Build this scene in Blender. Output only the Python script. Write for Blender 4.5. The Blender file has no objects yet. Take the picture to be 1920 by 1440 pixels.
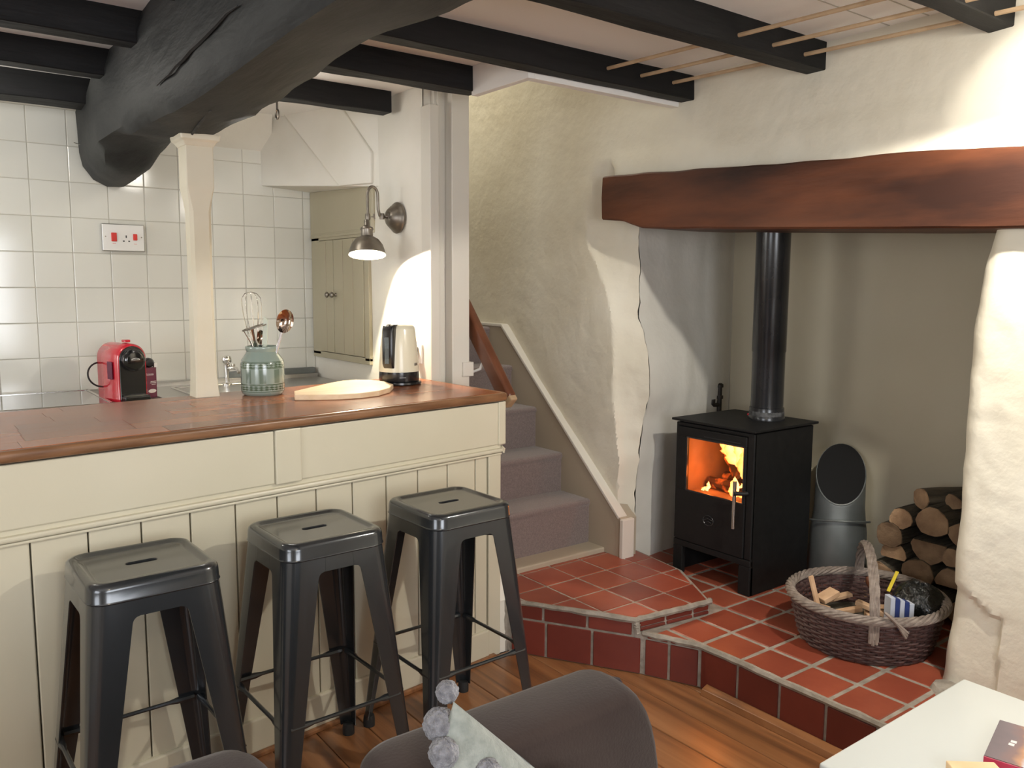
import bpy, bmesh, math, random
from mathutils import Vector, Matrix, noise
R = math.radians
C = bpy.context.scene.collection
rnd = random.Random(7)

# ------------------------------------------------------------------ camera
F_PX, PITCH, ROLL, YAW, CAM_Z = 1557.0, .1158, .00486, .6445, 1.36
cp, sp, cr, sr, ct, st = math.cos(PITCH), math.sin(PITCH), math.cos(ROLL), math.sin(ROLL), math.cos(YAW), math.sin(YAW)
A_ = Matrix(((1, 0, 0), (0, -sp, -cp), (0, cp, -sp)))
Rr = Matrix(((cr, -sr, 0), (sr, cr, 0), (0, 0, 1)))
Wt = Matrix(((ct, -st, 0), (st, ct, 0), (0, 0, 1)))      # world -> camera heading frame
M_ = Rr @ A_ @ Wt
cam_data = bpy.data.cameras.new('camera'); cam = bpy.data.objects.new('camera', cam_data); C.objects.link(cam)
rot = Matrix((M_[0], -M_[1], -M_[2])).transposed()
cam.matrix_world = Matrix.Translation((0, 0, CAM_Z)) @ rot.to_4x4()
cam_data.sensor_width = 36; cam_data.lens = F_PX / 1920 * 36; cam_data.clip_start = .02
bpy.context.scene.camera = cam

# ------------------------------------------------------------------ light and exposure
sc = bpy.context.scene
sc.view_settings.view_transform = 'Standard'; sc.view_settings.look = 'None'; sc.view_settings.gamma = 1
sc.view_settings.use_curve_mapping = False
sc.view_settings.exposure = 0.0
w = bpy.data.worlds.new('world'); sc.world = w; w.use_nodes = True
w.node_tree.nodes['Background'].inputs[0].default_value = (.75, .85, 1, 1)
w.node_tree.nodes['Background'].inputs[1].default_value = .6

def light(name, kind, loc, target=None, power=10, color=(1, 1, 1), size=.1, size_y=None, **kw):
    l = bpy.data.lights.new(name, kind); l.energy = power; l.color = color
    if kind == 'AREA':
        l.shape = 'RECTANGLE' if size_y else 'SQUARE'; l.size = size
        if size_y: l.size_y = size_y
    elif kind in ('POINT', 'SPOT'): l.shadow_soft_size = size
    for k, v in kw.items(): setattr(l, k, v)
    o = bpy.data.objects.new(name, l); C.objects.link(o); o.location = loc
    if target is not None:
        o.rotation_euler = (Vector(target) - Vector(loc)).to_track_quat('-Z', 'Y').to_euler()
    return o
DAY = (.92, .95, 1.0); WARM = (1.0, .82, .58)
light('daylight_front_window', 'AREA', (.35, -1.48, 1.3), (.35, 0, 1.25), 46, DAY, 1.3, 1.0)
light('daylight_left_window', 'AREA', (-1.68, .6, 1.35), (0, .6, 1.3), 28, DAY, 1.2, 1.0)
light('daylight_kitchen_window', 'AREA', (-1.68, 3.4, 1.4), (0, 3.4, 1.3), 18, (1, .99, .94), .8, .8)
light('stairwell_fill', 'AREA', (2.1, 3.9, 3.15), (2.2, 3.6, 1.0), 15, (1, .94, .80), .6, .9)  # added fill above the stairs to brighten the stair wall
light('warm_room_fill', 'POINT', (.30, .10, 1.66), None, 9.5, WARM, .07)  # added warm fill in mid-air to lift room and ceiling; no fitting
light('kitchen_lamp_glow', 'POINT', (1.12, 3.15, 1.95), None, 3.6, (1, .96, .87), .07)
light('kitchen_lamp_glow', 'POINT', (.15, 3.35, 2.0), None, 6, (1, .96, .87), .07)
light('ceiling_spot_glow', 'SPOT', (2.10, .74, 1.93), (2.50, .86, 1.84), 14, (1, .94, .84), .02, spot_size=R(72), spot_blend=.25)
light('ceiling_spot_wash', 'SPOT', (2.10, .72, 1.875), (2.22, .90, 0), 62, (1, .94, .84), .02, spot_size=R(158), spot_blend=.10)
light('ceiling_spot_spill', 'POINT', (2.10, .80, 2.02), None, 4.5, (1, .93, .82), .03)

# ------------------------------------------------------------------ materials
MATS = {}
def mat(name, col, rough=.5, col2=None, nscale=6, stretch=(1, 1, 1), metal=0, bump=0, bscale=30, coat=0, spec=.5, detail=4,
        rand=0, ramp=(.35, .65), alpha=None, trans=0, emit=None, estr=0, sheen=0, bdist=.01, extra=None):
    m = bpy.data.materials.new(name); m.use_nodes = True; nt = m.node_tree; N = nt.nodes; L = nt.links
    b = N['Principled BSDF']; b.inputs['Roughness'].default_value = rough; b.inputs['Metallic'].default_value = metal
    b.inputs['Specular IOR Level'].default_value = spec; b.inputs['Coat Weight'].default_value = coat; b.inputs['Coat Roughness'].default_value = .12
    b.inputs['Sheen Weight'].default_value = sheen
    b.inputs['Base Color'].default_value = (*col, 1)
    if trans: b.inputs['Transmission Weight'].default_value = trans
    if alpha is not None: b.inputs['Alpha'].default_value = alpha
    if emit: b.inputs['Emission Color'].default_value = (*emit, 1); b.inputs['Emission Strength'].default_value = estr
    tc = N.new('ShaderNodeTexCoord'); mp = N.new('ShaderNodeMapping'); mp.inputs['Scale'].default_value = stretch
    L.new(tc.outputs['Object'], mp.inputs['Vector'])
    out = None
    if col2 or rand:
        nz = N.new('ShaderNodeTexNoise'); nz.inputs['Scale'].default_value = nscale; nz.inputs['Detail'].default_value = detail
        L.new(mp.outputs['Vector'], nz.inputs['Vector'])
        if rand:
            oi = N.new('ShaderNodeObjectInfo'); va = N.new('ShaderNodeVectorMath'); va.operation = 'MULTIPLY_ADD'
            L.new(oi.outputs['Random'], va.inputs[0]); va.inputs[1].default_value = (17, 31, 23); L.new(mp.outputs['Vector'], va.inputs[2])
            L.new(va.outputs[0], nz.inputs['Vector'])
        cr_ = N.new('ShaderNodeValToRGB'); cr_.color_ramp.elements[0].position = ramp[0]; cr_.color_ramp.elements[1].position = ramp[1]
        cr_.color_ramp.elements[0].color = (*col, 1); cr_.color_ramp.elements[1].color = (*(col2 or col), 1)
        L.new(nz.outputs['Fac'], cr_.inputs['Fac']); out = cr_.outputs['Color']
        if rand:
            hs = N.new('ShaderNodeHueSaturation'); mr = N.new('ShaderNodeMapRange')
            mr.inputs['To Min'].default_value = 1 - rand; mr.inputs['To Max'].default_value = 1 + rand
            L.new(oi.outputs['Random'], mr.inputs['Value']); L.new(mr.outputs[0], hs.inputs['Value']); L.new(out, hs.inputs['Color']); out = hs.outputs['Color']
        L.new(out, b.inputs['Base Color'])
    if bump:
        n2 = N.new('ShaderNodeTexNoise'); n2.inputs['Scale'].default_value = bscale; n2.inputs['Detail'].default_value = 5
        L.new(mp.outputs['Vector'], n2.inputs['Vector'])
        bp = N.new('ShaderNodeBump'); bp.inputs['Strength'].default_value = bump; bp.inputs['Distance'].default_value = bdist
        L.new(n2.outputs['Fac'], bp.inputs['Height']); L.new(bp.outputs['Normal'], b.inputs['Normal'])
    MATS[name] = m
    if extra: extra(nt, b, out)
    return m

mat('plaster', (.66, .61, .49), .62, (.73, .69, .58), 2.2, bump=.38, bscale=17, bdist=.013, spec=.3)
mat('plaster_white', (.74, .71, .63), .6, (.80, .77, .70), 3, bump=.25, bscale=20, bdist=.01, spec=.3)
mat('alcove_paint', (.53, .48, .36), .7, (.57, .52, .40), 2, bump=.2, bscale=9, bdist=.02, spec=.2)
mat('reveal_paint', (.64, .62, .56), .6, (.70, .68, .62), 2.5, bump=.3, bscale=12, bdist=.02, spec=.3)
mat('ceiling_paint', (.86, .84, .80), .7, (.88, .86, .83), 2, bump=.1, bscale=12)
mat('cream_paint', (.58, .54, .41), .38, (.62, .58, .455), 2, bump=.04, bscale=40)
mat('cream_post', (.72, .66, .50), .35, (.78, .72, .58), 3, bump=.1, bscale=25)
mat('sage_paint', (.40, .36, .25), .45, (.43, .39, .28), 3, bump=.05, bscale=30)
mat('stringer_paint', (.42, .36, .27), .5, (.45, .39, .30), 2)
mat('trim_paint', (.70, .67, .60), .4)
mat('tile_glaze', (.70, .695, .63), .12, (.74, .735, .68), 1.3, rand=.03, bump=.04, bscale=7, coat=.4, bdist=.01)
mat('grout', (.50, .48, .42), .8)
mat('black_beam', (.007, .0075, .008), .6, (.012, .012, .013), 4, (.6, 4, 4), bump=.4, bscale=8, bdist=.01, spec=.22)
mat('big_beam', (.012, .013, .014), .62, (.022, .0235, .023), 3, (3, .7, 3), bump=.5, bscale=7, bdist=.012, spec=.25)
mat('mantel_wood', (.026, .009, .005), .5, (.165, .052, .020), 2.0, (4, .5, 2.4), bump=.35, bscale=12, spec=.3, ramp=(.36, .68), detail=9)
mat('worktop_wood', (.28, .088, .034), .24, (.34, .118, .046), 3, (.5, 3, 3), rand=.30, bump=.02, bscale=14, spec=.45, detail=2)
mat('worktop_edge', (.15, .07, .032), .35, (.25, .125, .06), 9, (.5, 5, 5), bump=.1, bscale=14)
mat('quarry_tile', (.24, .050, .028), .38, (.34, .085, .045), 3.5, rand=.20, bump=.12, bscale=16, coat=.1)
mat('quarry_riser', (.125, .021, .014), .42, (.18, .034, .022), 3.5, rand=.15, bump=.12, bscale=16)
mat('mortar', (.25, .22, .18), .9, (.37, .33, .28), 22, bump=.6, bscale=50)
mat('steel', (.62, .60, .57), .16, metal=1)
mat('steel_brushed', (.45, .44, .42), .3, metal=1)
mat('chrome', (.85, .83, .8), .05, metal=1)
mat('gunmetal', (.040, .044, .048), .24, metal=.5, coat=.6, spec=.5)
mat('gunmetal_dark', (.018, .018, .019), .35, metal=.4)
mat('rubber', (.015, .015, .015), .7)
mat('stove_black', (.0075, .0075, .0075), .55, (.010, .010, .010), 30, bump=.05, bscale=120, spec=.3)
mat('stove_inner', (.20, .14, .10), .9, (.32, .22, .16), 8)
mat('flue_black', (.010, .011, .013), .25, (.02, .021, .024), 5, coat=.2)
mat('flue_ash', (.12, .12, .12), .7, (.03, .03, .03), 40)
mat('iron', (.03, .025, .02), .55, metal=.3)
mat('pewter', (.20, .175, .145), .38, (.28, .25, .21), 20, metal=.85)
mat('shade_inside', (.9, .88, .8), .4, emit=(1, .92, .72), estr=3)
mat('bulb', (1, 1, 1), .3, emit=(1, .9, .68), estr=30)
mat('carpet', (.175, .135, .128), .95, (.23, .182, .172), 180, bump=.6, bscale=260, sheen=.3, bdist=.004)
mat('handrail_wood', (.11, .035, .015), .35, (.17, .06, .028), 6, (4, .6, 2), coat=.2)
mat('rod_wood', (.42, .29, .17), .6, (.5, .36, .22), 20)
mat('board_wood', (.72, .52, .32), .5, (.80, .62, .42), 10, (1, 6, 6))
mat('kettle_cream', (.76, .72, .56), .3, coat=.3)
mat('black_plastic', (.012, .012, .013), .25, coat=.3)
mat('black_gloss', (.008, .008, .009), .08, coat=.8)
mat('red_plastic', (.55, .012, .03), .22, coat=.6)
mat('red_switch', (.65, .03, .02), .35)
mat('white_plastic', (.80, .79, .76), .3)
mat('purple_card', (.13, .018, .05), .45)
mat('white_print', (.75, .72, .70), .5)
mat('glass_clear', (.6, .7, .75), .05, trans=.8)
mat('silicone', (.55, .60, .50), .45)
mat('copperish', (.62, .50, .42), .08, metal=1)
mat('hob_glass', (.015, .016, .018), .05, coat=1)
mat('worktop_grey', (.17, .14, .12), .3, (.22, .19, .16), 30)
mat('hod_dark', (.006, .006, .006), .9)
mat('galvanised', (.15, .165, .16), .5, (.22, .235, .23), 5, metal=.5, bump=.05, bscale=20)
mat('wicker_dark', (.065, .033, .030), .65, (.12, .068, .060), 60)
mat('wicker_pale', (.19, .15, .125), .75, (.30, .25, .21), 50)
mat('bark', (.045, .038, .026), .9, (.12, .10, .07), 12, (.4, 4, 4), bump=1, bscale=25, rand=.3, bdist=.02)
mat('cut_wood', (.21, .125, .07), .9, (.40, .26, .15), 11, rand=.4, bump=.6, bscale=45, detail=7)
mat('kindling_wood', (.46, .28, .16), .75, (.62, .41, .25), 14, rand=.15)
mat('black_bag', (.006, .007, .007), .18, coat=.5, bump=1, bscale=30, bdist=.02)
mat('yellow_card', (.75, .58, .04), .5)
mat('blue_card', (.03, .05, .18), .5)
mat('pale_card', (.55, .58, .66), .5)
mat('suede', (.030, .020, .0175), .9, (.042, .029, .025), 5, bump=.12, bscale=200, sheen=.12, spec=.15)
mat('suede_piping', (.02, .014, .018), .7)
mat('cushion_grey', (.20, .22, .20), .95, (.27, .29, .265), 60, bump=.5, bscale=220, sheen=.3, bdist=.004)
mat('pompom_grey', (.11, .11, .125), 1, (.24, .24, .26), 90, bump=1, bscale=160, sheen=.4)
mat('cushion_white', (.8, .79, .77), .9)
mat('table_white', (.64, .67, .65), .3, coat=.1)
mat('book_red', (.40, .02, .06), .4)
mat('paper', (.8, .78, .74), .7)
mat('box_wood', (.72, .50, .28), .6, (.80, .58, .34), 15)
mat('brown_print', (.28, .17, .07), .7)
mat('cable_black', (.012, .012, .012), .5)
mat('room_wall', (.62, .58, .50), .8)
mat('window_frame', (.8, .8, .78), .5)
mat('cabinet_paint', (.55, .52, .42), .5)

def floor_mat():
    m = bpy.data.materials.new('floorboard'); m.use_nodes = True; nt = m.node_tree; N = nt.nodes; L = nt.links
    b = N['Principled BSDF']; b.inputs['Roughness'].default_value = .33; b.inputs['Coat Weight'].default_value = .25; b.inputs['Coat Roughness'].default_value = .2
    tc = N.new('ShaderNodeTexCoord'); oi = N.new('ShaderNodeObjectInfo')
    va = N.new('ShaderNodeVectorMath'); va.operation = 'MULTIPLY_ADD'; va.inputs[1].default_value = (7, 13, 5)
    L.new(oi.outputs['Random'], va.inputs[0]); L.new(tc.outputs['Object'], va.inputs[2])
    mp = N.new('ShaderNodeMapping'); mp.inputs['Scale'].default_value = (9, .9, 3); L.new(va.outputs[0], mp.inputs['Vector'])
    n1 = N.new('ShaderNodeTexNoise'); n1.inputs['Scale'].default_value = 2.6; n1.inputs['Detail'].default_value = 6; n1.inputs['Distortion'].default_value = .6
    L.new(mp.outputs[0], n1.inputs['Vector'])
    r1 = N.new('ShaderNodeValToRGB'); e = r1.color_ramp.elements
    e[0].position = .28; e[0].color = (.10, .042, .018, 1); e[1].position = .72; e[1].color = (.36, .165, .066, 1)
    x = e.new(.5); x.color = (.26, .108, .040, 1)
    L.new(n1.outputs['Fac'], r1.inputs['Fac'])
    mp2 = N.new('ShaderNodeMapping'); mp2.inputs['Scale'].default_value = (9, 3.2, 3); L.new(va.outputs[0], mp2.inputs['Vector'])
    vo = N.new('ShaderNodeTexVoronoi'); vo.inputs['Scale'].default_value = .8; L.new(mp2.outputs[0], vo.inputs['Vector'])
    r2 = N.new('ShaderNodeValToRGB'); r2.color_ramp.elements[0].position = .07; r2.color_ramp.elements[0].color = (.25, .15, .12, 1)
    r2.color_ramp.elements[1].position = .16; r2.color_ramp.elements[1].color = (1, 1, 1, 1)
    L.new(vo.outputs['Distance'], r2.inputs['Fac'])
    mx = N.new('ShaderNodeMix'); mx.data_type = 'RGBA'; mx.blend_type = 'MULTIPLY'; mx.inputs[0].default_value = .8
    L.new(r1.outputs[0], mx.inputs[6]); L.new(r2.outputs[0], mx.inputs[7]); L.new(mx.outputs[2], b.inputs['Base Color'])
    bp = N.new('ShaderNodeBump'); bp.inputs['Strength'].default_value = .15; bp.inputs['Distance'].default_value = .01
    L.new(n1.outputs['Fac'], bp.inputs['Height']); L.new(bp.outputs[0], b.inputs['Normal'])
    MATS['floorboard'] = m
floor_mat()

def flame_mat():
    m = bpy.data.materials.new('flame'); m.use_nodes = True; nt = m.node_tree; N = nt.nodes; L = nt.links
    N.remove(N['Principled BSDF']); out = N['Material Output']
    tc = N.new('ShaderNodeTexCoord'); nz = N.new('ShaderNodeTexNoise'); nz.inputs['Scale'].default_value = 14; nz.inputs['Detail'].default_value = 4
    L.new(tc.outputs['Object'], nz.inputs['Vector'])
    lw = N.new('ShaderNodeLayerWeight'); lw.inputs['Blend'].default_value = .35
    su = N.new('ShaderNodeMath'); su.operation = 'MULTIPLY_ADD'; su.inputs[1].default_value = .9; L.new(nz.outputs['Fac'], su.inputs[0]); L.new(lw.outputs['Facing'], su.inputs[2])
    cr_ = N.new('ShaderNodeValToRGB'); e = cr_.color_ramp.elements
    e[0].position = .35; e[0].color = (1, .72, .28, 1); e[1].position = .95; e[1].color = (1, .14, .02, 1); L.new(su.outputs[0], cr_.inputs[0])
    em = N.new('ShaderNodeEmission'); em.inputs['Strength'].default_value = 7; L.new(cr_.outputs[0], em.inputs[0])
    tr = N.new('ShaderNodeBsdfTransparent'); mx = N.new('ShaderNodeMixShader')
    mr = N.new('ShaderNodeMapRange'); mr.inputs['From Min'].default_value = .75; mr.inputs['From Max'].default_value = 1.25; L.new(su.outputs[0], mr.inputs['Value'])
    L.new(mr.outputs[0], mx.inputs[0]); L.new(em.outputs[0], mx.inputs[1]); L.new(tr.outputs[0], mx.inputs[2]); L.new(mx.outputs[0], out.inputs[0])
    MATS['flame'] = m
    g = bpy.data.materials.new('stove_glass'); g.use_nodes = True; N = g.node_tree.nodes; L = g.node_tree.links; N.remove(N['Principled BSDF'])
    tr = N.new('ShaderNodeBsdfTransparent'); tr.inputs[0].default_value = (.85, .72, .60, 1); gl = N.new('ShaderNodeBsdfGlossy'); gl.inputs['Roughness'].default_value = .08
    mx = N.new('ShaderNodeMixShader'); mx.inputs[0].default_value = .05; L.new(tr.outputs[0], mx.inputs[1]); L.new(gl.outputs[0], mx.inputs[2]); L.new(mx.outputs[0], N['Material Output'].inputs[0])
    MATS['stove_glass'] = g
    k = bpy.data.materials.new('ember_wood'); k.use_nodes = True; N = k.node_tree.nodes; L = k.node_tree.links; b = N['Principled BSDF']
    b.inputs['Base Color'].default_value = (.03, .015, .01, 1); b.inputs['Roughness'].default_value = .9
    tc = N.new('ShaderNodeTexCoord'); nz = N.new('ShaderNodeTexNoise'); nz.inputs['Scale'].default_value = 25; L.new(tc.outputs['Object'], nz.inputs['Vector'])
    mr = N.new('ShaderNodeMapRange'); mr.inputs['From Min'].default_value = .5; mr.inputs['From Max'].default_value = .75; mr.inputs['To Max'].default_value = 1.6
    L.new(nz.outputs['Fac'], mr.inputs['Value']); b.inputs['Emission Color'].default_value = (1, .16, .02, 1); L.new(mr.outputs[0], b.inputs['Emission Strength'])
    MATS['ember_wood'] = k
flame_mat()

# ------------------------------------------------------------------ mesh helpers
class MB:
    def __init__(s): s.v = []; s.f = []
    def add(s, vs, fs):
        n = len(s.v); s.v += [tuple(v) for v in vs]; s.f += [tuple(i + n for i in f) for f in fs]; return s
    def box(s, x0, y0, z0, x1, y1, z1, rz=0, c=None):
        vs = [(x, y, z) for z in (z0, z1) for x, y in ((x0, y0), (x1, y0), (x1, y1), (x0, y1))]
        if rz:
            c = c or ((x0 + x1) / 2, (y0 + y1) / 2); a, b = math.cos(rz), math.sin(rz)
            vs = [(c[0] + (x - c[0]) * a - (y - c[1]) * b, c[1] + (x - c[0]) * b + (y - c[1]) * a, z) for x, y, z in vs]
        return s.add(vs, [(0, 3, 2, 1), (4, 5, 6, 7), (0, 1, 5, 4), (1, 2, 6, 5), (2, 3, 7, 6), (3, 0, 4, 7)])
    def hexa(s, vs): return s.add(vs, [(0, 3, 2, 1), (4, 5, 6, 7), (0, 1, 5, 4), (1, 2, 6, 5), (2, 3, 7, 6), (3, 0, 4, 7)])
    def bar(s, a, b, wd, ht=None, up=(0, 0, 1)):
        a, b = Vector(a), Vector(b); ht = ht or wd; d = (b - a).normalized(); u = Vector(up)
        if abs(d.dot(u)) > .99: u = Vector((0, 1, 0))
        x = d.cross(u).normalized() * wd / 2; y = x.cross(d).normalized() * ht / 2
        return s.hexa([a - x - y, a + x - y, a + x + y, a - x + y, b - x - y, b + x - y, b + x + y, b - x + y])
    def prism(s, poly, z0, z1):
        n = len(poly); vs = [(x, y, z0) for x, y in poly] + [(x, y, z1) for x, y in poly]
        return s.add(vs, [tuple(range(n - 1, -1, -1)), tuple(range(n, 2 * n))] + [(i, (i + 1) % n, n + (i + 1) % n, n + i) for i in range(n)])
    def loft(s, rings, cap=True, close=True):
        n = len(rings[0]); vs = [p for r in rings for p in r]; fs = []
        for k in range(len(rings) - 1):
            for i in range(n if close else n - 1):
                j = (i + 1) % n; fs.append((k * n + i, k * n + j, (k + 1) * n + j, (k + 1) * n + i))
        if cap: fs += [tuple(range(n - 1, -1, -1)), tuple(range((len(rings) - 1) * n, len(rings) * n))]
        return s.add(vs, fs)
    def tube(s, path, r, n=8, cap=True, closed=False):
        P = [Vector(p) for p in path]; m = len(P); rings = []; prev = None
        for i, p in enumerate(P):
            if closed: d = (P[(i + 1) % m] - P[i - 1])
            else: d = P[min(i + 1, m - 1)] - P[max(i - 1, 0)]
            d.normalize()
            if prev is None:
                u = Vector((0, 0, 1)) if abs(d.z) < .9 else Vector((1, 0, 0)); x = d.cross(u).normalized()
            else: x = (prev - d * prev.dot(d)).normalized()
            prev = x; y = d.cross(x); rr = r[i] if isinstance(r, (list, tuple)) else r
            rings.append([p + x * rr * math.cos(2 * math.pi * k / n) + y * rr * math.sin(2 * math.pi * k / n) for k in range(n)])
        if closed: rings.append(rings[0]); cap = False
        return s.loft(rings, cap)
    def lathe(s, prof, n=24, c=(0, 0, 0), M=None):
        rings = [[Vector((r * math.cos(2 * math.pi * k / n), r * math.sin(2 * math.pi * k / n), z)) for k in range(n)] for r, z in prof]
        M = M or Matrix(); rings = [[(M @ v) + Vector(c) for v in r] for r in rings]
        return s.loft(rings)
    def grid(s, fn, nu, nv):
        vs = [fn(i / nu, j / nv) for j in range(nv + 1) for i in range(nu + 1)]
        return s.add(vs, [(j * (nu + 1) + i, j * (nu + 1) + i + 1, (j + 1) * (nu + 1) + i + 1, (j + 1) * (nu + 1) + i) for j in range(nv) for i in range(nu)])

def mesh(name, mb, m, bevel=0, smooth=False, seg=2, recalc=True):
    me = bpy.data.meshes.new(name); me.from_pydata(mb.v, [], mb.f); me.materials.append(MATS[m])
    bm = bmesh.new(); bm.from_mesh(me)
    if recalc: bmesh.ops.recalc_face_normals(bm, faces=bm.faces)
    if bevel:
        es = [e for e in bm.edges if e.is_manifold and e.calc_face_angle(0) > .5]
        bmesh.ops.bevel(bm, geom=es, offset=bevel, segments=seg, affect='EDGES', profile=.5, clamp_overlap=True)
    bm.to_mesh(me); bm.free()
    if smooth:
        me.polygons.foreach_set('use_smooth', [True] * len(me.polygons))
        try: me.set_sharp_from_angle(angle=R(40))
        except Exception: pass
    return me
def ob(name, mb, m, parent=None, bevel=0, smooth=False, seg=2, W=None, recalc=True):
    """one mesh object; W = (x, y, z) subtracts the thing's base from world coordinates"""
    if W is not None: mb.v = [(x - W[0], y - W[1], z - W[2]) for x, y, z in mb.v]
    o = bpy.data.objects.new(name, mesh(name, mb, m, bevel, smooth, seg, recalc)); C.objects.link(o)
    if parent: o.parent = parent
    return o
def tag(o, label=None, cat=None, group=None, kind=None):
    if label: o['label'] = label
    if cat: o['category'] = cat
    if group: o['group'] = group
    if kind: o['kind'] = kind
    return o
def thing(name, loc, label, cat, group=None, rz=0, kind=None):
    o = bpy.data.objects.new(name, None); C.objects.link(o); o.location = loc; o.rotation_euler = (0, 0, rz); o.empty_display_size = .05
    return tag(o, label, cat, group, kind)
def inst(name, me, parent, loc, rot=(0, 0, 0), scale=(1, 1, 1)):
    o = bpy.data.objects.new(name, me); C.objects.link(o); o.parent = parent; o.location = loc; o.rotation_euler = rot; o.scale = scale; return o
def copy_tree(o, parent=None):
    c = o.copy(); C.objects.link(c)
    if parent: c.parent = parent
    for ch in [x for x in bpy.data.objects if x.parent == o]: copy_tree(ch, c)
    return c
def nz(x, y, z, s=1): return noise.noise(Vector((x * s, y * s, z * s)))
def lerp(t, pts):
    """piecewise linear, pts sorted by first"""
    if t <= pts[0][0]: return pts[0][1]
    for (a, u), (b, v) in zip(pts, pts[1:]):
        if t <= b: return u + (v - u) * (t - a) / (b - a)
    return pts[-1][1]
def sm(t): t = max(0, min(1, t)); return t * t * (3 - 2 * t)
def clip(poly, planes):
    """convex clip: keep a*x + b*y >= c"""
    for a, b, c in planes:
        out = []
        for i in range(len(poly)):
            p, q = poly[i], poly[(i + 1) % len(poly)]; dp, dq = a * p[0] + b * p[1] - c, a * q[0] + b * q[1] - c
            if dp >= 0: out.append(p)
            if dp * dq < 0: t = dp / (dp - dq); out.append((p[0] + (q[0] - p[0]) * t, p[1] + (q[1] - p[1]) * t))
        poly = out
        if len(poly) < 3: return None
    return poly
def area(p): return abs(sum(p[i][0] * p[(i + 1) % len(p)][1] - p[(i + 1) % len(p)][0] * p[i][1] for i in range(len(p)))) / 2

# ================================================================== SETTING
# floor: boards running along Y
fl = thing('floor', (0, 0, 0), 'worn orange pine floorboards', 'floor', kind='structure'); del fl['category']
ob('subfloor', MB().box(-1.75, -1.55, -.06, 4.2, 5.4, -.022), 'rubber', fl)
BW = .1437; bi = 0
x = .97 - BW * 18
while x < 2.2:
    bme = mesh('floorboard', MB().box(.0012, 0, -.02, BW - .0012, 1.0, 0), 'floorboard', .002, seg=1)
    x0 = x; x += BW; y0 = -1.5
    if x < -1.6: continue
    cuts = [-1.5, .1 + .9 * rnd.random(), 2.9]
    if x > 1.7: cuts = [-1.5, .35, 2.4]
    for a, b in zip(cuts, cuts[1:]):
        inst('floorboard', bme, fl, (x0, a + .001, 0), scale=(1, b - a - .002, 1))

# ceiling panel with stairwell opening
ce = thing('ceiling', (0, 0, 2.18), 'off-white ceiling boards between the black joists', 'ceiling', kind='structure'); del ce['category']
ob('ceiling_panel', MB().box(-1.75, -1.55, 2.158, 1.76, 4.12, 2.24).box(1.76, -1.55, 2.158, 2.75, 2.262, 2.24), 'ceiling_paint', ce, W=(0, 0, 2.18))
ob('stairwell_ceiling', MB().box(1.7, 2.2, 3.2, 2.7, 5.3, 3.26), 'ceiling_paint', ce, W=(0, 0, 2.18))
ob('ceiling_seam', MB().box(1.2, 1.30, 2.1565, 2.5, 1.304, 2.16).box(1.2, 1.42, 2.1565, 2.5, 1.424, 2.16), 'grout', ce, W=(0, 0, 2.18))
t1 = ob('trim_1', MB().box(1.762, 2.262, 2.055, 1.79, 2.60, 3.2).box(1.79, 2.262, 2.055, 2.50, 2.30, 3.2).box(1.762, 2.60, 2.18, 1.79, 2.95, 3.2), 'ceiling_paint', bevel=.002); tag(t1, 'white painted boards framing the stairwell opening', kind='structure')

# ---- back wall (tiled)
wb = thing('wall_back', (0, 4.04, 0), 'kitchen wall faced with glossy cream square tiles', 'wall', kind='structure'); del wb['category']
ob('wall_core', MB().box(-1.75, 4.0405, 0, 1.78, 4.15, 2.3), 'grout', wb, W=(0, 4.04, 0))
ob('plaster_band', MB().box(-1.75, 4.0, 2.10, 1.78, 4.05, 2.3), 'plaster_white', wb, W=(0, 4.04, 0))
TS = .15; tm = mesh('wall_tile', MB().box(-.0737, -.006, -.0737, .0737, .006, .0737), 'tile_glaze', .0022, seg=2)
for i in range(-11, 9):
    for k in range(-1, 8):
        cx = .511 + TS * (i + .5); cz = 1.949 - TS * (k + .5); s = 1
        if i == 8: s = .046 / .15; cx = .511 + TS * 8 + .026
        inst('wall_tile', tm, wb, (cx, .0045 + rnd.uniform(-.0006, .0006), cz), (rnd.uniform(-.005, .005), 0, rnd.uniform(-.005, .005)), (s, 1, 1))

# ---- right wall with fireplace opening
Yo = [(.43, 2.564), (.62, 2.553), (.85, 2.59), (1.12, 2.60), (1.28, 2.62), (1.38, 2.66), (1.45, 2.70), (1.55, 2.775), (1.62, 2.78), (1.75, 2.75), (1.843, 2.736), (1.90, 2.70)]
Yi = [(.2, 2.535), (.45, 2.54), (.57, 2.53), (.8, 2.50), (.92, 2.455), (1.05, 2.465), (1.15, 2.50), (1.23, 2.54), (1.45, 2.53), (1.6, 2.55), (1.66, 2.56)]
Yr = [(.15, 1.172), (.44, 1.145), (.8, 1.137), (1.04, 1.137), (1.24, 1.137), (1.38, 1.12), (1.53, 1.09), (1.66, 1.08)]
def yi(z): return lerp(z, Yi) + .012 * nz(0, 0, z, 9) + .006 * nz(3, 0, z, 25)
def yo(z): return lerp(z, Yo) + .008 * nz(0, 5, z, 8)
def lumps(y, z): return .012 * nz(y, z, 1.3, 1.7) + .0045 * nz(y, z, 7, 5) + .0035 * max(0, nz(y, z, 3, 9) - .25) * 4 * .5
def xw(y, z):
    x = 2.5 + lumps(y, z)
    a, b = yo(z), yi(z)
    if z < 1.9 and y < a:
        x += .085 * min(1, (a - y) / max(.02, a - b)) ** .55 * sm((1.9 - z) / .08) + .007 * nz(y, z, 11, 13) + .004 * nz(y, z, 4, 30)
    return x
wr = thing('wall_right', (2.5, 1.8, 0), 'lumpy whitewashed stone chimney wall', 'wall', kind='structure'); del wr['category']
O = (2.5, 1.8, 0); mbw = MB()
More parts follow.
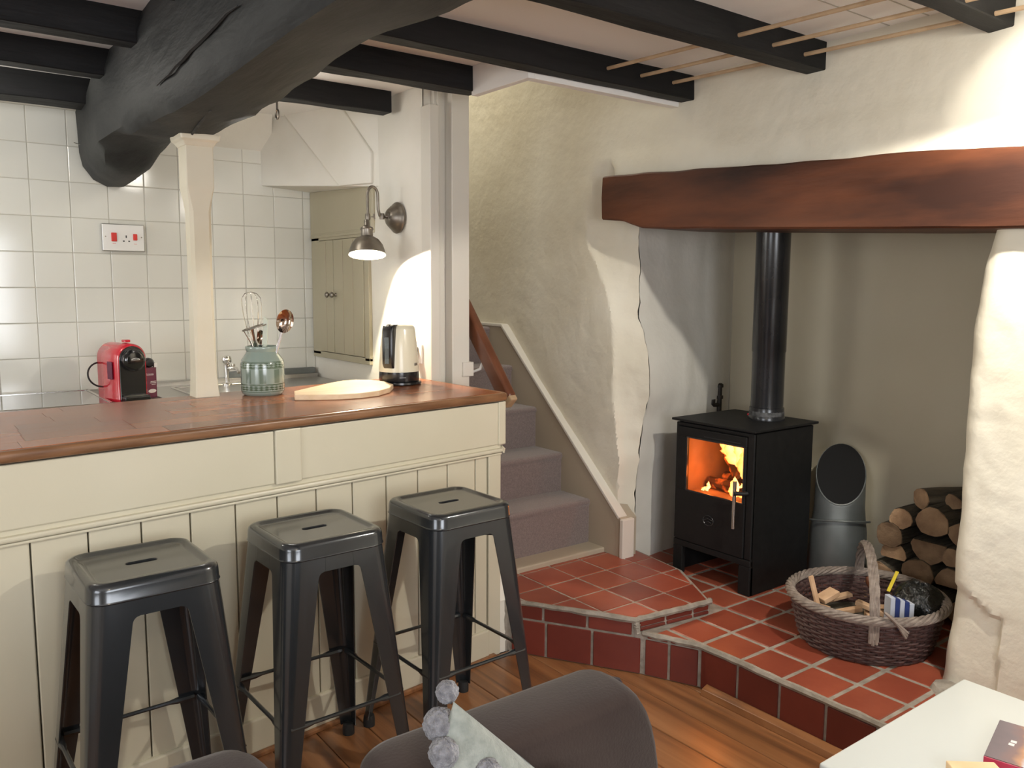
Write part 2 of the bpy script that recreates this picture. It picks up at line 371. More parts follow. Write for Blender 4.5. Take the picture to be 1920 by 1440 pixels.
# left part: from the arris to the back of the stairs
def left(u, v):
    z = v * 1.66; y0 = yi(z); y = y0 + (5.3 - y0) * (u * .45 + .55 * u ** 3); return (xw(y, z), y, z)
mbw.grid(left, 170, 100)
def upper(u, v):
    y = -1.5 + u * 6.8; z = 1.66 + v * 1.6
    x = xw(y, z)
    if y < 2.63 and z < 1.9:
        k = sm((2.63 - y) / .03); x = x * (1 - k) + (2.5 + lumps(y, z) - .012) * k
    return (x, y, z)
mbw.grid(upper, 240, 56)
def rx(y, z):
    e = Y2(z) - y; x = 2.5 + lumps(y, z)
    if e < .06: x += .06 - math.sqrt(max(0, .0036 - (.06 - e) ** 2))
    x += .004 * nz(y, z, 2, 18) * sm((.2 - e) / .1)
    # old stone foot standing a little back below the crack
    c = .425 + .02 * nz(y, 0, 0, 12) + .05 * sm((y - 1.0) / .12)
    if z < c: x += .02 * sm((c - z) / .015) * (1 if y > .99 + .02 * nz(0, 0, z, 8) else .2)
    return x
def Y2(z): return lerp(z, Yr) + .006 * nz(0, 8, z, 8)
def right(u, v):
    z = v * 1.66; y1 = Y2(z); y = y1 + (-1.5 - y1) * (u ** 2); return (rx(y, z), y, z)
mbw.grid(right, 120, 90)
ob('plaster_face', mbw, 'plaster', wr, smooth=True, W=O, recalc=False)
# reveals, back and ceiling of the fireplace recess
mr_ = MB()
def rev_l(u, v):
    z = v * 1.95; a = (2.588 + lumps(yi(z), z), yi(z)); b = (3.30, 2.605)
    return (a[0] + (b[0] - a[0]) * u + .004 * nz(u * 6, z, 9, 2), a[1] + (b[1] - a[1]) * u + .010 * nz(u * 3, z, 2, 2) * sm(u * 3) * sm((1 - u) * 4), z)
mr_.grid(rev_l, 40, 60)
ob('recess_side', mr_, 'reveal_paint', wr, smooth=True, W=O, recalc=False)
mr2 = MB()
def rev_b(u, v):
    z = v * 1.95; return (3.30 + .015 * nz(u * 3, z, 4, 1.5) * sm(u * 8) - .02 * sm((u - .32) / .03), 2.605 - u * 1.75, z)
mr2.grid(rev_b, 50, 40)
ob('recess_back', mr2, 'alcove_paint', wr, smooth=True, W=O, recalc=False)
def rev_r(u, v):
    z = v * 1.95; y1 = Y2(z) ; x1 = rx(y1 - .0001, z); return (x1 + (3.32 - x1) * u, y1 - .22 * u, z)
ob('recess_right_side', MB().grid(rev_r, 12, 40), 'alcove_paint', wr, smooth=True, W=O, recalc=False)
ob('recess_top', MB().box(2.52, .85, 1.90, 3.4, 2.75, 1.98), 'alcove_paint', wr, W=O)
ob('wall_core', MB().box(3.36, .6, 0, 3.5, 2.9, 2.0).box(2.62, 2.66, 0, 3.4, 2.9, 2.0).box(2.64, -1.5, 0, 3.4, .88, 2.0), 'room_wall', wr, W=O)

# ---- other walls (behind and beside the camera), with window openings
wl = ob('wall_left', MB().box(-1.85, -1.55, 0, -1.75, 4.15, .85).box(-1.85, -1.55, 1.9, -1.75, 4.15, 2.3)
        .box(-1.85, -1.55, .85, -1.75, 0, 1.9).box(-1.85, 1.2, .85, -1.75, 3.0, 1.9).box(-1.85, 3.8, .85, -1.75, 4.15, 1.9), 'room_wall'); tag(wl, 'painted wall with two windows left of the kitchen', kind='structure')
wf = ob('wall_front', MB().box(-1.85, -1.65, 0, 3.4, -1.55, .8).box(-1.85, -1.65, 1.8, 3.4, -1.55, 2.3).box(-1.85, -1.65, .8, -.3, -1.55, 1.8).box(1.0, -1.65, .8, 3.4, -1.55, 1.8), 'room_wall'); tag(wf, 'painted wall with a window behind the viewer', kind='structure')
def window(n, x0, y0, z0, x1, y1, z1, along):
    wn = thing('window_%d' % n, ((x0 + x1) / 2, (y0 + y1) / 2, z0), 'white framed cottage window', 'window', kind='structure'); del wn['category']
    Wc = tuple(wn.location); f = MB(); t = .03
    if along == 'x':
        f.box(x0, y0 - t, z0, x1, y0, z0 + .05).box(x0, y0 - t, z1 - .05, x1, y0, z1)
        for k in range(3): xx = x0 + (x1 - x0 - .04) * k / 2; f.box(xx, y0 - t, z0, xx + .04, y0, z1)
    else:
        f.box(x0 - t, y0, z0, x0, y1, z0 + .05).box(x0 - t, y0, z1 - .05, x0, y1, z1)
        for k in range(3): yy = y0 + (y1 - y0 - .04) * k / 2; f.box(x0 - t, yy, z0, x0, yy + .04, z1)
    ob('window_frame', f, 'window_frame', wn, W=Wc)
window(1, -.3, -1.6, .8, 1.0, -1.6, 1.8, 'x'); window(2, -1.8, 0, .85, -1.8, 1.2, 1.9, 'y'); window(3, -1.8, 3.0, .85, -1.8, 3.8, 1.9, 'y')

# ---- partition between kitchen and stairs
wp = thing('wall_partition', (1.85, 3.2, 0), 'white plastered partition between kitchen and stairs', 'wall', kind='structure'); del wp['category']
O = (1.85, 3.2, 0)
def part(u, v): y = 2.95 + u * 1.09; z = v * 2.18; return (1.762 + .006 * nz(y, z, 0, 3) * sm(u * 6), y, z)
ob('plaster_face', MB().grid(part, 36, 60), 'plaster_white', wp, smooth=True, W=O, recalc=False)
ob('wall_core', MB().box(1.77, 2.95, 0, 1.925, 5.2, 3.2), 'plaster_white', wp, W=O)
ob('stair_end_wall', MB().box(1.7, 5.2, 0, 2.7, 5.3, 3.2), 'plaster', wp, W=O)
d1 = thing('trim_2', (1.85, 2.91, 0), 'white painted timber casing at the partition end', 'trim', kind='structure'); del d1['category']; O = tuple(d1.location)
ob('casing_board', MB().box(1.758, 2.885, 0, 1.80, 2.955, 2.075), 'trim_paint', d1, .003, W=O)
ob('casing_board', MB().box(1.853, 2.875, 0, 1.938, 2.955, 2.18), 'trim_paint', d1, .004, W=O)
ob('casing_infill', MB().box(1.80, 2.925, 0, 1.853, 2.955, 2.16).box(1.812, 2.915, 0, 1.822, 2.93, 2.16), 'trim_paint', d1, .002, W=O)
ob('casing_foot', MB().box(1.90, 2.865, .99, 1.953, 2.955, 1.05), 'trim_paint', d1, .003, W=O)
# bulkhead wedge and diagonal brace in the kitchen corner
bk = thing('trim_3', (1.66, 3.8, 1.84), 'white boxed bulkhead in the kitchen corner', 'bulkhead', kind='structure'); del bk['category']; O = tuple(bk.location)
ob('bulkhead_box', MB().add([(1.50, 4.045, 1.846), (1.77, 3.30, 1.795), (1.77, 4.045, 1.83), (1.50, 4.045, 2.18), (1.77, 3.30, 2.18), (1.77, 4.045, 2.18)],
   [(0, 2, 1), (3, 4, 5), (0, 1, 4, 3), (1, 2, 5, 4), (2, 0, 3, 5)]), 'plaster_white', bk, .006, W=O)
ob('sloping_soffit', MB().add([(1.0, 4.05, 2.0), (1.56, 4.05, 2.0), (1.56, 4.05, 2.18), (1.0, 4.05, 2.18), (1.0, 3.86, 2.18), (1.50, 3.86, 2.18)], [(0, 1, 5, 4), (0, 4, 3), (1, 2, 5), (0, 3, 2, 1), (3, 4, 5, 2)]), 'plaster_white', bk, .003, W=O)
Pb = [(1.552, 3.901, 2.2), (1.693, 3.512, 2.15), (1.752, 3.35, 1.946), (1.7515, 3.353, 1.811), (1.685, 3.535, 1.811)]
nb = Vector((-.94, -.34, 0)) * .018
br = ob('diagonal_brace', MB().loft([[Vector(p) + nb for p in Pb], [Vector(p) - nb * .2 for p in Pb]]), 'plaster_white', None, .006)
tag(br, 'white painted diagonal timber brace under the corner joist', kind='structure'); br.name = 'trim_5'
# ---- base trims
t4 = ob('trim_4', MB().add([(2.150, y, z) if z == 0 else (2.140, y, z) for y in (1.74, .2) for z in (0, .03)] + [(2.105, 1.74, 0), (2.112, 1.74, .02), (2.105, .2, 0), (2.112, .2, .02)],
    [(4, 6, 7, 5), (5, 7, 3, 1), (4, 5, 1, 0), (6, 2, 3, 7), (0, 1, 3, 2), (0, 2, 6, 4)]), 'floorboard', None, .002); tag(t4, 'brown wooden moulding along the foot of the hearth', kind='structure')

# ================================================================== CEILING BEAMS
def joist(y0, y1, x0, x1, label, z0=2.07):
    mb = MB(); n = 26; rings = []
    for i in range(n + 1):
        x = x0 + (x1 - x0) * i / n; j = .004
        a = [nz(x, k * 3.1, y0, 5) * j for k in range(4)]
        rings.append([(x, y0 + a[0], z0 + a[1]), (x, y1 + a[2], z0 + a[3]), (x, y1 + a[1], 2.185), (x, y0 + a[3], 2.185)])
    mb.loft(rings)
    o = ob('ceiling_joist', mb, 'black_beam', None, .003, seg=1); c = Vector(((x0 + x1) / 2, (y0 + y1) / 2, z0))
    o.data.transform(Matrix.Translation(-c)); o.location = c
    return tag(o, label, 'joist', 'black ceiling joists')
joist(1.065, 1.135, -1.7, 2.52, 'black joist nearest the viewer, cut off by the top right corner of the photo')
joist(1.635, 1.712, -1.7, 2.515, 'long black joist ending on the wall above the middle of the mantel beam')
joist(2.19, 2.255, -1.7, 2.515, 'long black joist whose end meets the wall left of the mantel, under the stairwell corner')
joist(2.59, 2.672, .9, 1.80, 'short ragged black joist ending over the white door casing')
joist(2.68, 2.752, -1.7, .75, 'black joist left of the big beam, nearest of the left three', 2.065)
joist(3.12, 3.195, .9, 1.72, 'short black joist stub over the sconce wall, right of the big beam')
joist(3.17, 3.245, -1.7, .75, 'black joist left of the big beam, middle of the left three')
joist(3.66, 3.80, -1.7, .75, 'black joist left of the big beam, lying against the tiled wall', 2.06)

def big_beam():
    t = thing('ceiling_beam', (.8, 2.4, 1.84), 'huge rough-hewn charcoal black ceiling beam running over the counter', 'beam'); O = (.8, 2.4, 1.84)
    rings = []; n = 90
    for i in range(n + 1):
        y = -1.5 + (4.02 + 1.5) * i / n
        zl = lerp(y, [(-1.5, 1.83), (1.4, 1.83), (2.2, 1.825), (2.9, 1.85), (3.25, 1.84), (3.4, 1.84), (3.6, 1.84), (3.9, 1.85), (4.02, 1.86)])
        zr = lerp(y, [(-1.5, 1.90), (1.4, 1.90), (1.7, 1.92), (2.2, 1.875), (2.9, 1.852), (3.3, 1.90), (3.4, 1.90), (3.6, 1.84), (4.02, 1.83)])
        xl = lerp(y, [(-1.5, .56), (1.5, .60), (2.2, .625), (3.0, .645), (3.3, .63), (3.5, .655), (4.02, .70)])
        xr = lerp(y, [(-1.5, .95), (1.8, .95), (2.9, .93), (3.3, .92), (3.5, .93), (4.02, .95)])
        bulge = sm((y - 3.3) / .3)
        pts = [(xl + .03, 2.19), (xl - .0, 2.09), (xl + .005, 2.0), (xl + .004, 1.93), (xl + .010, zl + .028), (xl + .034, zl + .001),
               ((xl * .6 + xr * .4), (zl * .6 + zr * .4) - .006 - .01 * bulge), ((xl * .3 + xr * .7), zl * .3 + zr * .7 - .004), (xr - .03 - .03 * bulge, zr + .003 + .01 * bulge), (xr, zr + .03), (xr + .005, 1.98), (xr, 2.08), (xr - .02, 2.19)]
        # blunt rounded end resting on the tiled wall
        q = sm((y - 3.35) / .22)
        rd = [(xl + .03, 2.19), (xl, 2.09), (xl - .002, 2.0), (xl, 1.92), (xl + .012, 1.865), (xl + .05, 1.812), (xl + .105, 1.788), (xl + .165, 1.79), (xl + .215, 1.825), (xl + .245, 1.88), (xl + .25, 1.98), (xl + .25, 2.08), (xl + .23, 2.19)]
        pts = [(a[0] * (1 - q) + b[0] * q, a[1] * (1 - q) + b[1] * q) for a, b in zip(pts, rd)]
        hol = .035 * math.exp(-((y - 3.2) / .13) ** 2)
        for k_ in (5, 6): pts[k_] = (pts[k_][0], pts[k_][1] + hol)
        ring = []
        for k, (x, z) in enumerate(pts):
            d = .012 * nz(x, y, z, 3) + .006 * nz(x, y, z, 11)
            ring.append((x + d * (1 if x > .8 else -1), y, z - d if z < 2.05 else z))
        rings.append(ring)
    ob('beam_timber', MB().loft(rings), 'big_beam', t, smooth=True, W=O)
    cr1 = MB()
    for a, b, wd in (((.612, 1.75, 1.93), (.628, 2.45, 1.90), .006), ((.74, 2.35, 1.836), (.86, 3.0, 1.852), .006)):
        P = [Vector(a).lerp(Vector(b), k / 10) + Vector((0, 0, .006 * nz(k, a[0], 2, .9))) for k in range(11)]
        cr1.tube(P, [wd * (.3 + .7 * math.sin(math.pi * k / 10)) for k in range(11)], 5)
    ob('drying_crack', cr1, 'rubber', t, W=O)
    ey = MB().tube([(.93, 2.36, 1.885), (.93, 2.36, 1.86)], .003, 6)
    ey.tube([(.93 + .0, 2.36 + .011 * math.sin(a * math.pi / 8), 1.848 + .013 * math.cos(a * math.pi / 8)) for a in range(16)], .0028, 6, closed=True)
    e = ob('hook_eye', ey, 'pewter', t, smooth=True, W=O); e['label'] = 'small metal hook eye under the beam'
    ob('nail', MB().tube([(.67, 3.80, 1.925), (.645, 3.79, 1.928)], .0018, 5).tube([(.592, 1.65, 1.985), (.58, 1.64, 1.99)], .002, 5).tube([(.592, 1.66, 1.965), (.58, 1.655, 1.955)], .002, 5), 'steel', t, W=O)
big_beam()
for k, (xx, lb) in enumerate([(2.045, 'pale wooden drying rod threaded through the joists, farthest from the wall'), (2.21, 'pale wooden drying rod threaded through the joists, middle of three'), (2.375, 'pale wooden drying rod threaded through the joists, closest to the mantel wall')]):
    o = ob('drying_rod', MB().tube([(0, -.62, 0), (0, .62, 0)], .0065, 8), 'rod_wood', None, smooth=True)
    o.location = (xx + .01, 1.60, 2.098); o.rotation_euler = (-.026 * 0 + .03, 0, 0); tag(o, lb, 'rod', 'drying rods under the ceiling')

# ================================================================== MANTEL BEAM
def mantel():
    t = thing('mantel_beam', (2.6, 1.6, 1.6), 'thick reddish brown oak mantel beam across the fireplace', 'mantel'); O = (2.6, 1.6, 1.6)
    n = 70; rings = []
    for i in range(n + 1):
        y = 2.612 - i / n * 2.3
        zt = lerp(-y, [(-2.61, 1.824), (-2.12, 1.80), (-1.66, 1.773), (-1.307, 1.763), (-.99, 1.738), (-.3, 1.72)]) + .006 * nz(y, 0, 0, 7)
        zb = lerp(-y, [(-2.612, 1.645), (-2.50, 1.635), (-2.44, 1.615), (-2.38, 1.597), (-1.655, 1.557), (-1.054, 1.527), (-.3, 1.50)]) + .002 * nz(y, 3, 0, 7)
        b = .006
        xf = 2.432 + .006 * nz(y, 1, 0, 3)
        rings.append([(xf + b, y, zt), (xf, y, zt - b), (xf - .004, y, (zt + zb) / 2), (xf, y, zb + b), (xf + b, y, zb), (2.78, y, zb), (2.78, y, zt)])
    ob('beam_timber', MB().loft(rings), 'mantel_wood', t, smooth=True, W=O)
mantel()

# ================================================================== HEARTH
def hearth():
    t = thing('hearth', (2.4, 1.9, 0), 'raised two-level hearth of red quarry tiles with grey mortar joints', 'hearth'); O = (2.4, 1.9, 0)
    low = [(2.146, .1), (3.31, .1), (3.31, 2.7), (1.9, 2.7), (1.783, 2.395), (2.060, 1.965), (2.146, 1.775)]
    low2 = [(2.146, .1), (3.31, .1), (3.31, 2.7), (1.9, 2.7), (1.786, 2.40), (2.058, 1.96), (2.146, 1.775)]
    ob('mortar_bed', MB().prism(low2, 0, .1515), 'mortar', t, .004, W=O)
    up = [(1.785, 2.405), (2.045, 1.985), (2.395, 1.945), (2.57, 2.24), (2.62, 2.62), (2.5, 2.68), (1.785, 2.68)]
    ob('step_mortar', MB().prism(up, .14, .1995), 'mortar', t, .006, W=O)
    sx, sy = 2.152, 1.94
    T, j = .16, .015
    def planes(poly, inset=0):
        ps = []
        cx = sum(p[0] for p in poly) / len(poly); cy = sum(p[1] for p in poly) / len(poly)
        for i in range(len(poly)):
            a, b = poly[i], poly[(i + 1) % len(poly)]; nx, ny = -(b[1] - a[1]), b[0] - a[0]; L = math.hypot(nx, ny); nx /= L; ny /= L
            if nx * (cx - a[0]) + ny * (cy - a[1]) < 0: nx, ny = -nx, -ny
            ps.append((nx, ny, nx * a[0] + ny * a[1] + inset))
        return ps
    low_c = planes([(2.146, .1), (3.31, .1), (3.31, 2.7), (2.146, 2.7)], .01)
    for i in range(-9, 12):
        for k in range(-3, 8):
            x0, y0 = sx + T * k + j / 2, sy - T * (i + 1) + j / 2
            g = rnd.uniform(-.002, .002)
            p = [(x0 + g, y0), (x0 + T - j, y0 + g), (x0 + T - j, y0 + T - j), (x0, y0 + T - j - g)]
            cxm, cym = x0 + T / 2, y0 + T / 2
            pl = clip(p, low_c)
            # wedge-shaped tile strip near the angled front
            if pl is None or area(pl) < .0015: 
                pl = clip(p, [(1, 0, 1.7), (-1, 0, -2.146)] + [planes([(1.786, 2.40), (2.058, 1.96), (2.146, 1.775), (2.3, 2.4)], .02)[q] for q in (1,)])
                if pl is None or area(pl) < .0006 or cym > 1.96 or cxm < 2.0: continue
            if cxm < 2.42 and cym > 1.99: continue
            if cxm > 3.3 or (cxm < 2.6 and cym > 2.3): continue
            ob('quarry_tile', MB().prism([(x - cxm, y - cym) for x, y in pl], -.01, .004 + rnd.uniform(-.001, .001)), 'quarry_tile', t, .0025, seg=1).location = (cxm - O[0], cym - O[1], .150)
    upc = planes(up, .014)
    for i in range(-5, 1):
        for k in range(-3, 4):
            x0, y0 = sx + T * k + .004, sy - T * (i + 1) + .004
            p = clip([(x0, y0), (x0 + T - .008, y0), (x0 + T - .008, y0 + T - .008), (x0, y0 + T - .008)], upc)
            if p is None or area(p) < .0012: continue
            cxm, cym = x0 + T / 2, y0 + T / 2
            ob('quarry_tile', MB().prism([(x - cxm, y - cym) for x, y in p], -.008, .0045 + rnd.uniform(-.0008, .0008)), 'quarry_tile', t, .002, seg=1).location = (cxm - O[0], cym - O[1], .197)
    # riser tiles
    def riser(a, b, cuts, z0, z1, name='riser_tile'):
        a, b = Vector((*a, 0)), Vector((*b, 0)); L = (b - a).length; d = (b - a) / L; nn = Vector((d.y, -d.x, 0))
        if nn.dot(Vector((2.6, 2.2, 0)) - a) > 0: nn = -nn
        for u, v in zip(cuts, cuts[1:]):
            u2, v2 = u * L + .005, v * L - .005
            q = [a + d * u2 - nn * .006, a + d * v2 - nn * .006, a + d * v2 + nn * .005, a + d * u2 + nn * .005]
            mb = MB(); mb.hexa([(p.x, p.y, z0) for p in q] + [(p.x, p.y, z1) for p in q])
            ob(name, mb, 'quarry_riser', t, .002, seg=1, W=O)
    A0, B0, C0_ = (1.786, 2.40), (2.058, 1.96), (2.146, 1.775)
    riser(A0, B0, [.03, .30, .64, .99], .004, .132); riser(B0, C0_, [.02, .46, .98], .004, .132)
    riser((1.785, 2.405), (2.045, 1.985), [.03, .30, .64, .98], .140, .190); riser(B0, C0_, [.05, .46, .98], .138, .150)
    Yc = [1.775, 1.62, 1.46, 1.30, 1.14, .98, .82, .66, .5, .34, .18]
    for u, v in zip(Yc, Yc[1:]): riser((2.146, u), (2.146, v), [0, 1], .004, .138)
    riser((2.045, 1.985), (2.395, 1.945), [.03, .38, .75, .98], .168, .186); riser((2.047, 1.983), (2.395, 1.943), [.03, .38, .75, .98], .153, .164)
    # thick mortar nosings
    ns = MB()
    for P in ([(1.785, 2.405, .196), (2.043, 1.985, .196), (2.22, 1.962, .197), (2.395, 1.943, .197), (2.40, 1.955, .197)], [(2.06, 1.965, .150), (2.146, 1.775, .150), (2.146, 1.5, .151), (2.146, 1.1, .151), (2.146, .5, .15)], [(1.785, 2.41, 0), (1.785, 2.408, .1), (1.785, 2.406, .195)], [(2.047, 1.98, .15), (2.045, 1.983, .195)]):
        Q = []
        for a, b in zip(P, P[1:]):
            for k in range(8): Q.append(Vector(a).lerp(Vector(b), k / 8) + Vector((rnd.uniform(-.002, .002), rnd.uniform(-.002, .002), rnd.uniform(-.0015, .001))))
        Q.append(Vector(P[-1])); ns.tube(Q, [.0095 + .003 * rnd.random() for _ in Q], 6)
    ob('mortar_nosing', ns, 'mortar', t, smooth=True, W=O)
    ob('mortar_lump', MB().lathe([(.0, -.01), (.05, 0), (.04, .018), (.012, .025), (0.001, .025)], 9, (2.50, 1.12, .15)).lathe([(.0, -.01), (.035, 0), (.02, .014), (0.001, .016)], 7, (2.45, 1.10, .15)), 'mortar', t, smooth=True, W=O)
hearth()

# ================================================================== STAIRS
def stairs():
    t = thing('staircase', (2.2, 2.7, 0), 'steep cottage staircase carpeted in grey-mauve', 'staircase'); O = (2.2, 2.7, 0)
    ob('landing_strip', MB().box(1.93, 2.60, .15, 2.475, 2.72, .222), 'stringer_paint', t, .006, W=O)
    zs = [.20, .42, .60, .79, .975, 1.16]; ys = [2.685, 2.88, 3.075, 3.27, 3.47, 4.6]
    ys = [2.69, 2.885, 3.08, 3.275, 3.47, 5.2]
    for i in range(5):
        z0, z1 = zs[i], zs[i + 1]; y0, y1 = ys[i], ys[i + 1] + .02
        pr = [(y0 + .012, 0), (y0 + .012, z1 - .03), (y0 + .004, z1 - .02), (y0 + .004, z1 - .008), (y0 + .014, z1), (y1, z1), (y1, 0)]
        xl = 1.79 if i == 0 else 1.80 if y0 < 2.9 else 1.93
        mb = MB().loft([[(xl, y, z) for y, z in pr], [(2.47, y, z) for y, z in pr]])
        ob('carpeted_step', mb, 'carpet', t, .006, smooth=True, seg=3, W=O)
    sg = [(2.497, .20), (2.497, .37), (2.53, .392), (3.37, 1.165), (5.2, 1.19), (5.2, .2)]
    ob('wall_string', MB().loft([[(2.468, y, z) for y, z in sg], [(2.56, y, z) for y, z in sg]]), 'stringer_paint', t, .002, W=O)
    ob('string_capping', MB().bar((2.487, 2.51, .374), (2.487, 3.375, 1.172), .05, .014).bar((2.487, 3.372, 1.170), (2.487, 5.2, 1.196), .05, .014), 'trim_paint', t, .003, W=O)
    ob('string_end', MB().box(2.46, 2.478, .19, 2.53, 2.50, .372), 'trim_paint', t, .004, W=O)
    wp_ = MB().prism([(1.751, 2.402), (1.81, 2.402), (1.81, 2.72), (1.751, 2.72)], 0, .2)
    wp_.add([(1.751, 2.402, .2), (1.81, 2.402, .2), (1.81, 2.72, .2), (1.751, 2.72, .2), (1.751, 2.50, .36), (1.81, 2.50, .36), (1.81, 2.72, .40), (1.751, 2.72, .40)], [(0, 1, 2, 3), (0, 4, 5, 1), (4, 7, 6, 5), (0, 3, 7, 4), (1, 5, 6, 2), (2, 6, 7, 3)])
    ob('outer_string', wp_, 'plaster_white', t, W=O)
    h = thing('handrail', (1.97, 2.9, 1.2), 'reddish brown wooden handrail sloping up behind the counter end', 'handrail'); O = (1.97, 2.9, 1.2)
    ob('rail', MB().bar((1.985, 2.66, .905), (1.985, 3.5, 1.86), .042, .075), 'handrail_wood', h, .012, seg=3, smooth=True, W=O)
    ob('bracket', MB().tube([(1.93, 2.90, 1.02), (1.955, 2.88, 1.005), (1.975, 2.85, 1.02), (1.985, 2.84, 1.06)], .006, 8), 'white_plastic', h, smooth=True, W=O)
    ob('end_cap', MB().bar((1.985, 2.645, .895), (1.985, 2.668, .92), .036, .06), 'rod_wood', h, .006, W=O)
stairs()

# ================================================================== BREAKFAST COUNTER
def fy(x, off=0): return 2.405 + .13 * (x - 1.734) + off      # slanted face of the counter
def counter():
    t = thing('breakfast_counter', (.8, 2.5, 0), 'cream painted breakfast counter clad in tongue and groove boards', 'counter'); O = (.8, 2.5, 0)
    x0, x1 = -1.6, 1.75; ang = math.atan(.13)
    ob('body', MB().prism([(x0, fy(x0, .03)), (x1 - .01, fy(x1, .03)), (x1 - .01, 3.0), (x0, 2.62)], 0, .952), 'cream_paint', t, W=O)
    def strip(name, xa, xb, za, zb, off, th, m='cream_paint', bev=.002):
        q = [(xa, fy(xa, -off)), (xb, fy(xb, -off)), (xb, fy(xb, -off + th)), (xa, fy(xa, -off + th))]
        return ob(name, MB().prism(q, za, zb), m, t, bev, W=O)
    k = 0; x = .235 - .127 * 14
    while x < 1.68:
        xb = min(x + .127, 1.69)
        strip('cladding_board', x + .0018, xb - .0018, .11, .765, .006, .03, bev=.003); x += .127
    strip('corner_post', 1.692, 1.752, .0, .765, .012, .06, bev=.004)
    strip('skirting_board', x0, 1.692, .012, .112, .018, .04, bev=.005)
    strip('floor_bead', x0, 1.72, .0, .014, .03, .05, 'floorboard', .003)
    strip('upper_rail', x0, 1.752, .756, .800, .010, .03)
    strip('rail_moulding', x0, 1.756, .768, .782, .024, .03, bev=.005)
    strip('rail_moulding', x0, 1.754, .757, .765, .016, .03, bev=.003)
    strip('apron_board', x0, .862, .795, .950, .016, .04, bev=.004)
    strip('apron_cover', .862, .945, .793, .952, .024, .05, bev=.004)
    strip('apron_board', .945, 1.735, .795, .950, .016, .04, bev=.004)
    strip('apron_end', 1.735, 1.772, .793, .952, .018, .07, bev=.005)
    ob('corner_curl', MB().tube([(1.756, 2.40, .785), (1.768, 2.40, .775), (1.764, 2.40, .762)], .006, 8), 'cream_paint', t, smooth=True, W=O)
    # worktop: a separate thing
    w_ = thing('countertop', (.8, 2.6, .955), 'polished reddish brown wood-block countertop', 'countertop'); O2 = (.8, 2.6, .955)
    def yb(x): return 2.88 + .135 * (x - .4)
    outl = [(x0, fy(x0, -.035)), (1.74, fy(1.74, -.035)), (1.768, fy(1.74, -.028)), (1.778, fy(1.74, 0)), (1.758, 3.06), (x0, yb(x0))]
    ob('edge_moulding', MB().prism(outl, .955, .984), 'worktop_edge', w_, .010, seg=4, smooth=True, W=O2)
    # blocks
    rows = 7
    for r in range(rows):
        x = x0 + rnd.random() * .2
        while x < 1.74:
            L = rnd.choice([.2, .26, .34, .4]); xb = min(x + L, 1.745)
            def P(xx, v): a = fy(xx, -.018); b = yb(xx) - .012; return (xx, a + (b - a) * v)
            q = [P(x + .0004, r / rows + .0006), P(xb - .0004, r / rows + .0006), P(xb - .0004, (r + 1) / rows - .0006), P(x + .0004, (r + 1) / rows - .0006)]
            if xb - x > .03:
                o = ob('wood_block', MB().prism(q, .980, .9853), 'worktop_wood', w_, W=O2)
            x = xb
counter()

# kitchen base units and grey worktop behind
ku = thing('kitchen_cabinet', (.3, 3.75, 0), 'run of plain kitchen base cabinets below the grey worktop against the tiles', 'cabinet'); O = (.3, 3.75, 0)
ob('body', MB().box(-1.6, 3.5, .1, 1.755, 4.03, .868), 'cabinet_paint', ku, W=O); ob('plinth', MB().box(-1.6, 3.55, 0, 1.75, 3.57, .1), 'cabinet_paint', ku, W=O)
for k in range(6):
    d = ob('cabinet_door', MB().box(-1.59 + k * .555, 3.48, .12, -1.59 + k * .555 + .545, 3.5, .85), 'cabinet_paint', ku, .003, W=O)
    ob('knob', MB().lathe([(0, 0), (.006, 0), (.006, .012), (.014, .016), (.012, .026), (0.001, .028)], 12, (-1.55 + k * .555, 3.48, .75), Matrix.Rotation(R(90), 4, 'X')), 'steel', d, smooth=True, W=O)
o = ob('kitchen_worktop', MB().box(-1.6, 3.44, .87, 1.755, 4.033, .90), 'worktop_grey', None, .003); tag(o, 'grey-brown kitchen worktop along the tiled wall', 'worktop')
h = thing('hob', (.2, 3.72, .9), 'black glass hob with a pale metal frame left of the coffee machine', 'hob'); O = (.2, 3.72, .9)
ob('glass_plate', MB().box(-.12, 3.50, .9005, .672, 3.985, .906), 'hob_glass', h, .002, W=O)
ob('metal_frame', MB().box(.672, 3.49, .9, .684, 4.0, .9085).box(-.13, 3.985, .9, .684, 4.0, .9085).box(-.13, 3.49, .9, -.12, 4.0, .9085).box(-.13, 3.488, .9, .684, 3.50, .9085), 'steel', h, .001, W=O)
s = thing('sink', (1.35, 3.75, .9), 'stainless steel sink and drainer below the tap', 'sink'); O = (1.35, 3.75, .9)
ob('drainer', MB().box(.88, 3.52, .9, 1.74, 4.0, .904).box(.88, 3.965, .9, 1.74, 4.03, .922), 'steel_brushed', s, .003, W=O)
bw = MB(); q = [(1.0, 3.56), (1.4, 3.56), (1.4, 3.86), (1.0, 3.86)]
for a, b in zip(q, q[1:] + q[:1]): bw.bar((*a, .906), (*b, .906), .012, .006)
ob('bowl_rim', bw, 'steel', s, .002, W=O)
ob('splash_upstand', MB().box(1.30, 4.0, .905, 1.745, 4.034, .948), 'galvanised', s, .003, W=O)
tp = thing('tap', (1.243, 3.85, .904), 'chrome pillar tap beside the green jar', 'tap')
ob('pillar', MB().lathe([(0, 0), (.02, 0), (.02, .006), (.010, .012), (.009, .05), (.013, .085), (.014, .095), (0.001, .095)], 20), 'chrome', tp, smooth=True)
ob('knob', MB().lathe([(0.001, .093), (.010, .096), (.021, .108), (.023, .12), (.018, .134), (.006, .139), (0.001, .14)], 12), 'chrome', tp, smooth=True)
ob('spout', MB().tube([(0, 0, .075), (.015, -.02, .082), (.028, -.05, .08), (.03, -.075, .062)], [.009, .009, .008, .007], 10), 'chrome', tp, smooth=True)
